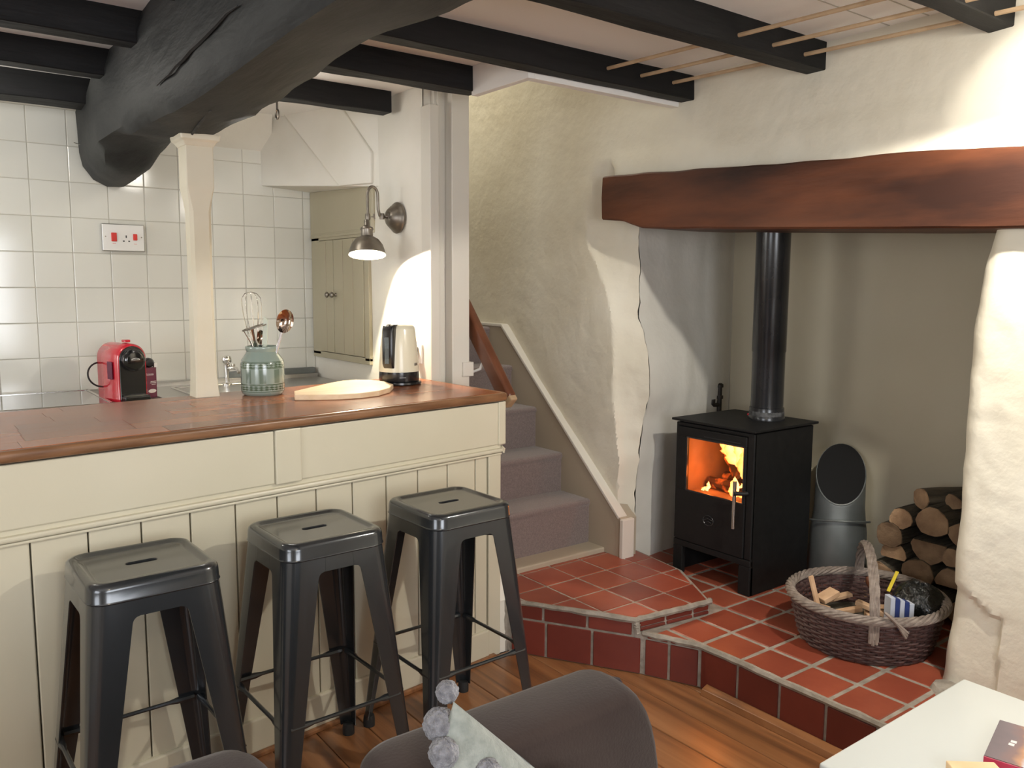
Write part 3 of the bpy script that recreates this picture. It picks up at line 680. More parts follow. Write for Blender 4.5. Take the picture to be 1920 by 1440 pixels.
ob('side_knob', MB().lathe([(0.001, -.009), (.006, -.007), (.0095, 0), (.006, .007), (0.001, .009)], 12, (.026, -.012, .092)), 'chrome', tp, smooth=True)

# ================================================================== POST
def post():
    t = thing('counter_post', (.856, 2.895, .985), 'cream painted timber post between countertop and big beam', 'post')
    def sq(h, z, c=.25):
        k = h * c; return [(-h + k, -h, z), (h - k, -h, z), (h, -h + k, z), (h, h - k, z), (h - k, h, z), (-h + k, h, z), (-h, h - k, z), (-h, -h + k, z)]
    pr = [(.040, 0, .08), (.038, .02, .08), (.035, .08, .12), (.035, .32, .35), (.034, .45, .3), (.035, .62, .3), (.037, .655, .15), (.044, .70, .06), (.044, .855, .05)]
    rings = []
    for h, z, c in pr: rings.append([(x + .002 * nz(z, x, 1, 9), y, zz) for x, y, zz in sq(h, z, c)])
    ob('shaft', MB().loft(rings), 'cream_post', t)
    ob('capital', MB().loft([sq(.046, .830, .05), sq(.054, .843, .05), sq(.062, .85, .05), sq(.064, .862, .05), sq(.064, .868, .05)]), 'cream_post', t, .002)
post()

# ================================================================== WALL CUPBOARD
def cupboard():
    t = thing('wall_cupboard', (1.75, 3.72, 1.03), 'sage beige two-door cupboard recessed in the kitchen partition', 'cupboard'); O = (1.75, 3.72, 1.03)
    ob('upper_panel', MB().loft([[(1.762, y, z) for y, z in ((4.035, 1.60), (3.36, 1.60), (3.36, 1.80), (4.035, 1.83))], [(1.748, y, z) for y, z in ((4.035, 1.60), (3.38, 1.60), (3.36, 1.80), (4.035, 1.83))]]), 'sage_paint', t, .002, W=O)
    ob('frame', MB().box(1.745, 3.93, 1.02, 1.762, 4.02, 1.61).box(1.745, 3.40, 1.02, 1.762, 3.445, 1.61).box(1.745, 3.40, 1.585, 1.762, 4.02, 1.62).box(1.745, 3.40, 1.005, 1.762, 4.02, 1.035).box(1.74, 3.39, 1.598, 1.762, 4.02, 1.612), 'sage_paint', t, .002, W=O)
    for y0, y1, ky in ((3.765, 3.927, 3.795), (3.448, 3.760, 3.738)):
        d = ob('cupboard_door', MB().box(1.742, y0, 1.038, 1.752, y1, 1.583), 'sage_paint', t, .002, W=O)
        n = 2 if y0 > 3.7 else 3
        for k in range(1, n): yy = y0 + (y1 - y0) * k / n; ob('board_groove', MB().box(1.7405, yy - .002, 1.045, 1.7428, yy + .002, 1.576), 'stringer_paint', d, W=O)
        ob('knob', MB().lathe([(0.001, 0), (.009, 0), (.006, .006), (.006, .012), (.014, .018), (.015, .024), (.008, .03), (0.001, .031)], 16, (1.742, ky, 1.32), Matrix.Rotation(R(-90), 4, 'Y')), 'pewter', d, smooth=True, W=O)
cupboard()

# ================================================================== WALL SCONCE
def sconce():
    t = thing('wall_sconce', (1.76, 3.15, 1.65), 'pewter swan-neck wall lamp with lit dome shade above the kettle', 'lamp'); O = (0, 0, 0)
    Rm = Matrix.Rotation(R(-90), 4, 'Y')
    ob('back_plate', MB().lathe([(0.001, 0), (.064, 0), (.066, .008), (.062, .014), (.058, .016), (.052, .026), (.035, .046), (.018, .056), (0.001, .06)], 32, O, Rm), 'pewter', t, smooth=True)
    P = [(-.055, 0, 0), (-.075, -.004, 0)]
    arm = [(-.075, -.004, 0), (-.092, -.008, .004), (-.100, -.010, .03)]
    for k in range(0, 13):
        a = math.pi * k / 12; arm.append((-.126 + .024 * math.cos(a) , -.012 - .002 * k / 12, .085 + .034 * math.sin(a)))
    arm += [(-.151, -.016, .04), (-.152, -.018, -.02)]
    ob('swan_neck', MB().tube(P, .006, 10).tube(arm, .0062, 12), 'pewter', t, smooth=True)
    for c in ((-.080, -.005, .002), (-.152, -.018, -.004)):
        j = ob('joint', MB().lathe([(0.001, -.012), (.010, -.012), (.011, -.004), (.011, .004), (.010, .012), (0.001, .012)], 14, c), 'pewter', t, smooth=True)
        ob('wing_screw', MB().bar((c[0] + .012, c[1] - .006, c[2]), (c[0] + .022, c[1] - .012, c[2]), .005, .005).bar((c[0] + .024, c[1] - .014, c[2] - .010), (c[0] + .022, c[1] - .012, c[2] + .012), .004, .008), 'pewter', j, .001)
    c = (-.157, -.018, 0)
    ax_ = Vector((0, 0, -1)).cross(Vector((-.46, -.89, 0))).normalized(); Tm = Matrix.Translation(Vector(c) + Vector((0, 0, -.02))) @ Matrix.Rotation(R(13), 4, ax_) @ Matrix.Translation(-(Vector(c) + Vector((0, 0, -.02))))
    ob('lamp_holder', MB().lathe([(0.001, -.015), (.011, -.018), (.011, -.035), (.012, -.042), (.026, -.052), (.027, -.058), (.024, -.062), (.025, -.088), (.024, -.092)], 24, c), 'pewter', t, smooth=True)
    prof = [(.018, -.086), (.030, -.090), (.050, -.103), (.064, -.122), (.072, -.145), (.075, -.160), (.077, -.164)]
    sh = ob('shade', MB().lathe([(.018, -.086)] + prof[1:] , 40, c), 'pewter', t, smooth=True)
    bm = bmesh.new(); bm.from_mesh(sh.data); bmesh.ops.delete(bm, geom=[f for f in bm.faces if len(f.verts) > 4], context='FACES'); bm.to_mesh(sh.data); bm.free()
    ins = MB().lathe([(r * .965, z - .0015) for r, z in prof], 40, c)
    si = ob('shade_lining', ins, 'shade_inside', sh, smooth=True)
    bm = bmesh.new(); bm.from_mesh(si.data); bmesh.ops.delete(bm, geom=[f for f in bm.faces if len(f.verts) > 4], context='FACES'); bm.to_mesh(si.data); bm.free()
    ob('bulb', MB().lathe([(0.001, -.088), (.012, -.09), (.016, -.10), (.028, -.12), (.033, -.138), (.028, -.155), (.014, -.165), (0.001, -.168)], 20, c), 'bulb', t, smooth=True)
    for o_ in [x for x in bpy.data.objects if x.parent == t and x.name.split('.')[0] in ('lamp_holder', 'shade', 'bulb')] + [si]: o_.data.transform(Tm)
    light('sconce_glow', 'SPOT', (1.76 + c[0], 3.15 + c[1], 1.65 - .172), (1.76, 2.88, 1.06), 34, (1, .88, .66), .02, spot_size=R(122), spot_blend=.12)
sconce()

# ================================================================== STOOLS
def rsq(h, r, z, n=6, hx=None):
    hx = hx or h; pts = []
    for cx, cy, a0 in ((hx - r, h - r, 0), (-(hx - r), h - r, 90), (-(hx - r), -(h - r), 180), (hx - r, -(h - r), 270)):
        for k in range(n + 1): a = R(a0 + 90 * k / n); pts.append((cx + r * math.cos(a), cy + r * math.sin(a), z))
    return pts
def stool_proto():
    t = thing('bar_stool', (0, 0, 0), '', 'stool', 'gunmetal bar stools along the counter')
    H = .728; s = .1405
    n = 6
    slot = lambda z, g=0: rsq(.009 + g, .0085 + g, z, n, .034 + g)
    rings = [slot(H - .02), slot(H - .0065), slot(H - .0045, .002), rsq(s - .045, .012, H - .0045, n, s - .032), rsq(s - .030, .028, H - .0045, n, s - .024), rsq(s - .024, .030, H + .0005, n, s - .018), rsq(s - .014, .036, H + .0015, n), rsq(s - .006, .040, H - .001, n), rsq(s - .001, .042, H - .006, n), rsq(s + .001, .043, H - .014, n),
             rsq(s + .002, .043, H - .036, n), rsq(s + .0038, .044, H - .0395, n), rsq(s + .001, .043, H - .043, n), rsq(s - .006, .03, H - .044, n), rsq(s - .006, .03, H - .01, n), rsq(s - .03, .02, H - .008, n), slot(H - .02)]
    ob('seat', MB().loft(rings, cap=False), 'gunmetal', t, smooth=True)
    zt = H - .043; zapr = H - .078
    b0 = s + .0005; b1 = .198
    def cpos(z): return b0 + (b1 - b0) * (zt - z) / zt
    # apron
    for q in range(4):
        a = R(90 * q); h0, h1 = cpos(zt) , cpos(zapr)
        wl_ = .096
        mb = MB().hexa([(-h1 + .1035, -h1, zapr), (h1 - .1035, -h1, zapr), (h1 - .1035, -h1 + .003, zapr), (-h1 + .1035, -h1 + .003, zapr), (-h0 + .1035, -h0, zt), (h0 - .1035, -h0, zt), (h0 - .1035, -h0 + .003, zt), (-h0 + .1035, -h0 + .003, zt)])
        mb.v = [(x * math.cos(a) - y * math.sin(a), x * math.sin(a) + y * math.cos(a), z) for x, y, z in mb.v]
        ob('apron', mb, 'gunmetal', t)
    # legs: tapered rounded angle section
    def sect(z):
        c = cpos(z); u = (zt - z) / zt; wd = .090 - .058 * min(1, u * 1.0)
        if zapr - .014 < z <= zapr: wd += .014 * (1 - math.sqrt(max(0, 1 - ((z - zapr + .014) / .014) ** 2)))
        if z > zapr: wd = .104
        r = .040 - .024 * u; th = .003; pts = [(c - wd, c)]
        for k in range(6): a = R(90 - 90 * k / 5); pts.append((c - r + r * math.cos(a), c - r + r * math.sin(a)))
        pts.append((c, c - wd))
        inner = [(c - th, c - wd)]
        for k in range(6): a = R(90 * k / 5); inner.append((c - r + (r - th) * math.cos(a), c - r + (r - th) * math.sin(a)))
        inner.append((c - wd, c - th))
        return [(x, y, z) for x, y in pts + inner]
    zsn = [zt, zapr + .001, zapr, zapr - .002, zapr - .005, zapr - .009, zapr - .014, .5, .3, .15, .028]
    for q in range(4):
        a = R(90 * q)
        mb = MB().loft([[(x * math.cos(a) - y * math.sin(a), x * math.sin(a) + y * math.cos(a), z) for x, y, z in sect(z)] for z in zsn])
        lg = ob('leg', mb, 'gunmetal', t, smooth=True)
        c = cpos(.02) - .016
        f = MB().lathe([(.001, 0), (.018, 0), (.018, .02), (.016, .034), (.001, .034)], 12, (c * math.cos(a) - c * math.sin(a), c * math.sin(a) + c * math.cos(a), 0))
        ob('rubber_foot', f, 'rubber', lg, smooth=True)
    zb = .278; c = cpos(zb) - .008
    for q in range(4):
        a = R(90 * q); P = [(-c + .012, -c, zb), (-c + .055, -c, zb), (-c + .075, -c, zb), (c - .075, -c, zb), (c - .055, -c, zb), (c - .012, -c, zb)]
        P = [(x * math.cos(a) - y * math.sin(a), x * math.sin(a) + y * math.cos(a), z) for x, y, z in P]
        ob('footrest_bar', MB().tube(P, [.009, .009, .0055, .0055, .009, .009], 8), 'gunmetal', t, smooth=True)
    k = cpos(H - .1) - .02
    ob('seat_brace', MB().bar((-k, -k, H - .098), (k, k, H - .098), .004, .022).bar((-k, k, H - .092), (k, -k, H - .092), .004, .022), 'gunmetal_dark', t)
    return t
s0 = stool_proto()
S = [((.436, 2.010, 0), .028, 'gunmetal bar stool at the left, nearest the viewer'), ((.874, 2.035, 0), .03, 'gunmetal bar stool in the middle of the row of three'), ((1.308, 2.052, 0), .035, 'gunmetal bar stool at the right end beside the stairs and hearth')]
for i, (l, a, lb) in enumerate(S):
    o = s0 if i == 0 else copy_tree(s0)
    o.location = l; o.rotation_euler = (0, 0, a); o['label'] = lb

# ================================================================== THINGS ON THE COUNTER
CT = .9855
def kettle():
    t = thing('kettle', (1.578, 2.83, CT), 'cream electric kettle with black handle and base on the countertop', 'kettle')
    ob('power_base', MB().lathe([(.001, 0), (.082, 0), (.086, .004), (.085, .011), (.07, .014), (.001, .014)], 36), 'black_plastic', t, smooth=True)
    ob('lower_band', MB().lathe([(.001, .014), (.076, .014), (.078, .02), (.0765, .050), (.001, .051)], 40), 'black_plastic', t, smooth=True)
    ob('body', MB().lathe([(.001, .051), (.0775, .051), (.0775, .065), (.070, .15), (.063, .212), (.060, .222), (.052, .229), (.03, .233), (.001, .234)], 40), 'kettle_cream', t, smooth=True)
    # handle on the left side as seen from the room; spout opposite
    d = Vector((-.86, -.5, 0)).normalized(); sdir = Vector((-d.y, d.x, 0))
    def loc(r, z, sdd=0): p = d * r + sdir * sdd; return (p.x, p.y, z)
    hb = MB(); prof = [(.070, .232), (.082, .226), (.087, .21), (.089, .12), (.088, .085), (.08, .068), (.066, .062)]
    rings = []
    for r, z in prof:
        hw = .023; rings.append([loc(r - .03, z, -hw), loc(r - .004, z, -hw), loc(r, z, -hw + .006), loc(r, z, hw - .006), loc(r - .004, z, hw), loc(r - .03, z, hw)])
    hb.loft(rings); ob('handle', hb, 'black_plastic', t, .002, smooth=True)
    wn = MB(); wn.hexa([loc(.0885, .085, -.009), loc(.0905, .085, -.009), loc(.0905, .085, .009), loc(.0885, .085, .009), loc(.0885, .185, -.009), loc(.0905, .185, -.009), loc(.0905, .185, .009), loc(.0885, .185, .009)])
    ob('water_window', wn, 'glass_clear', t, .002)
    sl = Matrix.Translation(Vector(loc(.07, .224))); ob('lid_button', MB().lathe([(.001, 0), (.016, 0), (.014, .008), (.001, .012)], 16, loc(.066, .224)), 'chrome', t, smooth=True)
    ob('spout', MB().hexa([(.05, .015, .20), (.075, .035, .215), (.065, .052, .215), (.035, .045, .2), (.045, .015, .228), (.078, .038, .231), (.067, .055, .231), (.03, .045, .228)]), 'kettle_cream', t, .004, smooth=True)
    e = Vector((.35, -.94, 0)); 
    def txt(body, size, loc3, normal, m, parent, ext=.0004):
        c = bpy.data.curves.new('lettering', 'FONT'); c.body = body; c.size = size; c.extrude = ext; c.align_x = 'CENTER'; c.materials.append(MATS[m])
        tmp = bpy.data.objects.new('tmp', c); dg = bpy.context.evaluated_depsgraph_get(); C.objects.link(tmp); bpy.context.view_layer.update()
        me = bpy.data.meshes.new_from_object(tmp.evaluated_get(bpy.context.evaluated_depsgraph_get())); bpy.data.objects.remove(tmp)
        me.materials.clear(); me.materials.append(MATS[m])
        o_ = bpy.data.objects.new('lettering', me); C.objects.link(o_); o_.parent = parent; o_.location = loc3
        nrm = Vector(normal).normalized(); zax = nrm; xax = Vector((0, 0, 1)).cross(zax)
        if xax.length < .1: xax = Vector((1, 0, 0))
        xax.normalize(); yax = zax.cross(xax); o_.rotation_euler = Matrix((xax, yax, zax)).transposed().to_euler(); return o_
    globals()['txt'] = txt
    n1 = Vector((-.35, -.94, 0)).normalized(); sd1 = Vector((-n1.y, n1.x, 0)); mk = MB()
    for q_ in range(5): mk.bar(n1 * .0785 + sd1 * (q_ * .005 - .010) + Vector((0, 0, .031)), n1 * .0785 + sd1 * (q_ * .005 - .0065) + Vector((0, 0, .031)), .006, .0012)
    ob('maker_mark', mk, 'white_print', t)
    n2 = Vector((.45, -.9, 0)).normalized()
    lb = MB(); a = n2 * .0765; sd = Vector((-n2.y, n2.x, 0)) * .009
    lb.hexa([a - sd * 1 + Vector((0, 0, .075)), a + sd + Vector((0, 0, .075)), a + sd + n2 * .0012 + Vector((0, 0, .075)), a - sd + n2 * .0012 + Vector((0, 0, .075)), a - sd + Vector((0, 0, .085)), a + sd + Vector((0, 0, .085)), a + sd + n2 * .001 + Vector((0, 0, .085)), a - sd + n2 * .001 + Vector((0, 0, .085))])
    ob('badge', lb, 'steel_brushed', t)
    p = thing('plug_socket', (1.757, 2.99, 1.085), 'white wall socket with black plug beside the kettle', 'socket')
    ob('plate', MB().box(-.008, -.04, -.04, .002, .04, .04), 'white_plastic', p, .003)
    ob('plug', MB().box(-.035, -.018, -.012, -.008, .018, .03), 'black_plastic', p, .005)
    ob('flex', MB().tube([(-.03, 0, -.01), (-.035, -.005, -.05), (-.05, -.03, -.085), (-.08, -.07, -.094), (-.11, -.10, -.094)], .0035, 8), 'cable_black', p, smooth=True)
kettle()
bd = [(1.097, 2.70), (1.307, 2.864), (1.37, 2.90), (1.43, 2.905), (1.475, 2.86), (1.492, 2.79), (1.475, 2.69), (1.411, 2.60), (1.34, 2.545), (1.26, 2.525), (1.185, 2.535), (1.10, 2.575), (1.06, 2.605)]
b = ob('chopping_board', MB().prism([(x - 1.3, y - 2.7) for x, y in bd], 0, .019), 'board_wood', None, .003, seg=2); b.location = (1.3, 2.7, CT)
tag(b, 'pale rounded wooden chopping board lying flat between jar and kettle', 'chopping board')

def jar():
    t = thing('utensil_jar', (1.035, 2.825, CT), 'blue-green glazed stoneware jar patterned in bands holding utensils', 'jar')
    def jm(nt, b, o_):
        N = nt.nodes; L = nt.links; tc = N.new('ShaderNodeTexCoord'); sx = N.new('ShaderNodeSeparateXYZ'); L.new(tc.outputs['Object'], sx.inputs[0])
        at = N.new('ShaderNodeMath'); at.operation = 'ARCTAN2'; L.new(sx.outputs['Y'], at.inputs[0]); L.new(sx.outputs['X'], at.inputs[1])
        def M2(op, a, bb=None, c=None):
            n = N.new('ShaderNodeMath'); n.operation = op
            for i, v in enumerate((a, bb, c)):
                if v is None: continue
                if isinstance(v, (int, float)): n.inputs[i].default_value = v
                else: L.new(v, n.inputs[i])
            return n.outputs[0]
        wv = M2('SINE', M2('MULTIPLY', at.outputs[0], 26)); col = M2('GREATER_THAN', wv, .1)
        z = sx.outputs['Z']
        def band(z0, z1): return M2('MULTIPLY', M2('GREATER_THAN', z, z0), M2('LESS_THAN', z, z1))
        zig = M2('GREATER_THAN', M2('SINE', M2('MULTIPLY', z, 900)), M2('MULTIPLY', wv, .8))
        dots = M2('MULTIPLY', zig, M2('ADD', band(.018, .036), band(.098, .114)))
        lines = M2('ADD', M2('ADD', band(.038, .041), band(.094, .097)), M2('ADD', band(.014, .016), band(.116, .118)))
        mid = M2('MULTIPLY', M2('MULTIPLY', M2('GREATER_THAN', M2('SINE', M2('MULTIPLY', at.outputs[0], 9)), .2), band(.044, .091)), .6)
        f = M2('MINIMUM', M2('ADD', M2('ADD', dots, lines), mid), 1)
        mx = N.new('ShaderNodeMix'); mx.data_type = 'RGBA'; L.new(f, mx.inputs[0]); mx.inputs[6].default_value = (.27, .34, .30, 1); mx.inputs[7].default_value = (.065, .105, .06, 1)
        L.new(mx.outputs[2], b.inputs['Base Color'])
    mat('jar_glaze', (.3, .37, .33), .18, coat=.5, extra=jm)
    ob('jar_body', MB().lathe([(.001, .004), (.062, 0), (.070, .006), (.0735, .016), (.0735, .108), (.070, .122), (.056, .142), (.052, .150), (.055, .158), (.056, .165), (.054, .169), (.049, .168), (.047, .15), (.066, .118), (.066, .02), (.001, .012)], 48), 'jar_glaze', t, smooth=True)
    J = (1.035, 2.825, CT)
    wk = thing('whisk', (J[0], J[1], J[2] + .1), 'wire balloon whisk standing in the jar', 'whisk')
    rg = Vector((.8, -.6, 0)); dp = Vector((.6, .8, 0))
    def W3(r, z, d=0): p = rg * r + dp * d; return (p.x, p.y, z)
    wm = MB()
    for k in range(5):
        a = math.pi * k / 5; P = []
        for i in range(21):
            s_ = math.pi * i / 20; r = .036 * math.sin(s_ * 1) ** .8 if 0 < i < 20 else .004; rr = r * (1 if i <= 10 else -1)
            u = i / 20; ww = .034 * math.sin(math.pi * min(u, 1 - u) * 1.3 if min(u, 1 - u) < .38 else math.pi / 2) ; zz = .185 * min(1, min(u, 1 - u) / .38) if min(u, 1 - u) < .38 else .185 + .03 * math.cos((u - .5) / .12 * math.pi / 2)
            ww = ww if min(u, 1 - u) < .38 else .034 * abs(math.sin((u - .5) / .12 * math.pi / 2))
            sg = 1 if u < .5 else -1
            P.append(W3(-.022 + zz * -.05 + sg * ww * math.cos(a), .04 + zz, .0 + sg * ww * math.sin(a)))
        wm.tube(P, .0011, 5)
    ob('wires', wm, 'chrome', wk, smooth=True); ob('handle', MB().tube([W3(-.012, -.08), W3(-.022, .055)], [.008, .006], 10), 'steel', wk, smooth=True)
    ms = thing('potato_masher', (J[0], J[1], J[2] + .1), 'round slotted steel masher head tilted in the jar', 'masher')
    mm = MB(); c0 = Vector(W3(-.012, .135, -.03)); ux = Vector(W3(1, .28)).normalized(); uy = (Vector(W3(0, .12, 1))).normalized()
    mm.tube([c0 + ux * .043 * math.cos(a * math.pi / 12) + uy * .040 * math.sin(a * math.pi / 12) for a in range(24)], .0022, 6, closed=True)
    for k in range(-3, 4): w2 = math.sqrt(1 - (k / 4) ** 2) * .04; mm.bar(c0 + ux * (k * .0105) - uy * w2, c0 + ux * (k * .0105) + uy * w2, .005, .0015)
    ob('mashing_plate', mm, 'pewter', ms, smooth=True)
    ob('frame', MB().tube([c0 - ux * .042, Vector(W3(-.034, .085, -.02)), Vector(W3(-.022, .04, 0))], .0018, 6).tube([c0 - ux * .012, Vector(W3(-.018, .04, 0)), Vector(W3(-.01, -.08, 0))], [.006, .005, .004], 8), 'steel', ms, smooth=True)
    def spoon(name, tipr, tipz, L, wdt, label, cat, m='copperish', d=-.02, base=(.01, -.08)):
        s_ = thing(name, (J[0], J[1], J[2] + .1), label, cat)
        tip = Vector(W3(tipr, tipz, d)); bs = Vector(W3(base[0], base[1], 0)); ax = (tip - bs).normalized(); side = ax.cross(Vector((-.6, -.8, 0.15))).normalized(); nrm = side.cross(ax)
        def bowl(u, v):
            th = 2 * math.pi * u; r = v; x_ = math.cos(th) * L * r; y_ = math.sin(th) * wdt * r; return tip + ax * x_ + side * y_ - nrm * (.014 * (1 - r * r)) 
        ob('bowl', MB().grid(bowl, 28, 8), m, s_, smooth=True, recalc=False)
        ob('handle', MB().bar(bs, tip - ax * L * .95, .010, .003, up=nrm), 'steel', s_, .001)
        md = s_.children; return s_
    spoon('serving_spoon', .088, .155, .042, .030, 'large shiny serving spoon, highest utensil on the right of the jar', 'spoon')
    spoon('small_spoon', .008, .10, .026, .014, 'small narrow steel spoon low in the middle of the jar', 'spoon', d=-.035, base=(-.01, -.06))
    sp_ = thing('spatula', (J[0], J[1], J[2] + .1), 'pale green silicone spatula in front of the serving spoon', 'spatula')
    sp0 = MB(); q = [(.012, .075), (.030, .072), (.036, .16), (.022, .172), (.020, .16)]
    sp0.loft([[W3(r, z, -.04) for r, z in q], [W3(r, z, -.034) for r, z in q]]); ob('blade', sp0, 'silicone', sp_, .0015)
    ob('handle', MB().tube([W3(.022, .08, -.037), W3(.0, -.06, -.01)], .006, 8), 'silicone', sp_, smooth=True)
jar()

# ================================================================== COFFEE MACHINE, BOX, SOCKET
def coffee():
    t = thing('coffee_machine', (.752, 3.62, .9), 'small red and black capsule coffee machine beside the hob', 'coffee machine', rz=R(12))
    def arch(h, w_, y, n=14):
        pts = [(-w_, y, 0), (w_, y, 0)]; 
        for k in range(n + 1): a = math.pi * k / n; pts.append((w_ * math.cos(a), y, h - w_ * 1.0 + w_ * math.sin(a)))
        return pts
    ob('shell', MB().loft([arch(.224, .054, -.082), arch(.230, .059, -.075), arch(.232, .061, -.03), arch(.230, .060, .10), arch(.22, .054, .11)]), 'red_plastic', t, .0, smooth=True)
    ob('front_recess', MB().loft([arch(.221, .0515, -.083), arch(.218, .050, -.0855)]), 'black_plastic', t)
    ob('brew_head', MB().loft([[(.046 * math.cos(math.pi * k / 12 * 2), -.083 - d, .166 + .045 * math.sin(math.pi * k / 12 * 2)) for k in range(12)] for d in (0, .02)] + [[(.034 * math.cos(math.pi * k / 12 * 2), -.113, .166 + .034 * math.sin(math.pi * k / 12 * 2)) for k in range(12)]]), 'black_gloss', t, .002, smooth=True)
    ob('emblem', MB().tube([(.016 * math.cos(math.pi * k / 8), -.1135, .168 + .007 * math.sin(math.pi * k / 8)) for k in range(9)], .0012, 6).tube([(-.016, -.1135, .168), (.016, -.1135, .168)], .001, 5), 'white_print', t)
    ob('drip_tray', MB().box(-.05, -.125, 0, .05, -.08, .025), 'black_plastic', t, .006, seg=3); ob('drip_grid', MB().box(-.042, -.12, .025, .042, -.085, .027), 'steel_brushed', t)
    ob('lever', MB().box(-.012, -.05, .234, .012, -.02, .245), 'red_plastic', t, .003); ob('side_grip', MB().box(-.069, -.05, .09, -.064, -.01, .16), 'purple_card', t, .002)
    cb = ob('power_cable', MB().tube([(-.055 - .052 * math.sin(math.pi * k / 16), .10 - .04 * k / 16, .10 + .048 * math.cos(math.pi * k / 16)) for k in range(17)], .0035, 8), 'cable_black', t, smooth=True)
    b = thing('capsule_box', (.838, 3.64, .9), 'small plum-coloured capsule box right of the coffee machine', 'box', rz=R(20))
    ob('carton', MB().box(-.032, -.03, 0, .032, .04, .125), 'purple_card', b, .001)
    txt('Rossa', .016, (.0, -.0305, .093), (0, -1, 0), 'white_print', b); txt('P', .026, (-.024, -.0305, .045), (0, -1, 0), 'white_print', b)
    ob('small_print', MB().box(.004, -.0308, .066, .028, -.0298, .069).box(.002, -.0308, .060, .028, -.0298, .063).box(.008, -.0308, .054, .026, -.0298, .056), 'white_print', b)
    ob('picture', MB().prism([(.018 * math.cos(k * math.pi / 8), .008 * math.sin(k * math.pi / 8)) for k in range(16)], 0, .0006), 'white_print', b).matrix_local = Matrix.Translation((.01, -.0302, .028)) @ Matrix.Rotation(R(90), 4, 'X')
    g = thing('plug_adapter', (.85, 3.63, 1.026), 'black plug and coiled cable resting on the plum box', 'plug')
    ob('plug_body', MB().lathe([(.001, -.018), (.018, -.018), (.02, -.01), (.02, .012), (.014, .02), (.001, .021)], 16, (0, 0, .019), Matrix.Rotation(R(90), 4, 'X')), 'black_plastic', g, smooth=True)
    ob('plug_pin', MB().box(.018, -.02, .0, .03, -.008, .018), 'white_plastic', g, .001); ob('cord', MB().tube([(-.01, 0, .02), (-.04, .01, .034), (-.07, .03, .03)], .004, 8).tube([(.01, 0, .02), (.028, .005, .012), (.02, .0, .002)], .006, 8), 'cable_black', g, smooth=True)
    sw = thing('cooker_socket', (.863, 4.034, 1.57), 'white cooker control plate with two red switches on the tiles', 'socket')
    ob('plate', MB().box(-.088, -.014, -.06, .088, 0, .06), 'steel_brushed', sw, .004); ob('face', MB().box(-.085, -.016, -.057, .085, -.012, .057), 'white_plastic', sw, .003)
    for x, w_, h_, z in ((-.040, .011, .019, .002), (.047, .0085, .014, .004)): ob('rocker_switch', MB().box(x - w_, -.022, z - h_, x + w_, -.014, z + h_), 'red_switch', sw, .002)
    ob('socket_hole', MB().box(.008, -.0165, .0, .0125, -.0155, .011).box(-.004, -.0165, -.017, .003, -.0155, -.012).box(.018, -.0165, -.017, .025, -.0155, -.012), 'rubber', sw)
    ob('fixing_screw', MB().lathe([(.001, 0), (.003, 0), (.003, .001), (.001, .001)], 8, (-.074, -.0158, .004), Matrix.Rotation(R(90), 4, 'X')).lathe([(.001, 0), (.003, 0), (.003, .001), (.001, .001)], 8, (.074, -.0158, .004), Matrix.Rotation(R(90), 4, 'X')), 'steel', sw)
    ob('small_print', MB().box(-.047, -.0164, -.027, -.033, -.0158, -.0255).box(.041, -.0164, -.027, .053, -.0158, -.0255), 'red_switch', sw)
coffee()

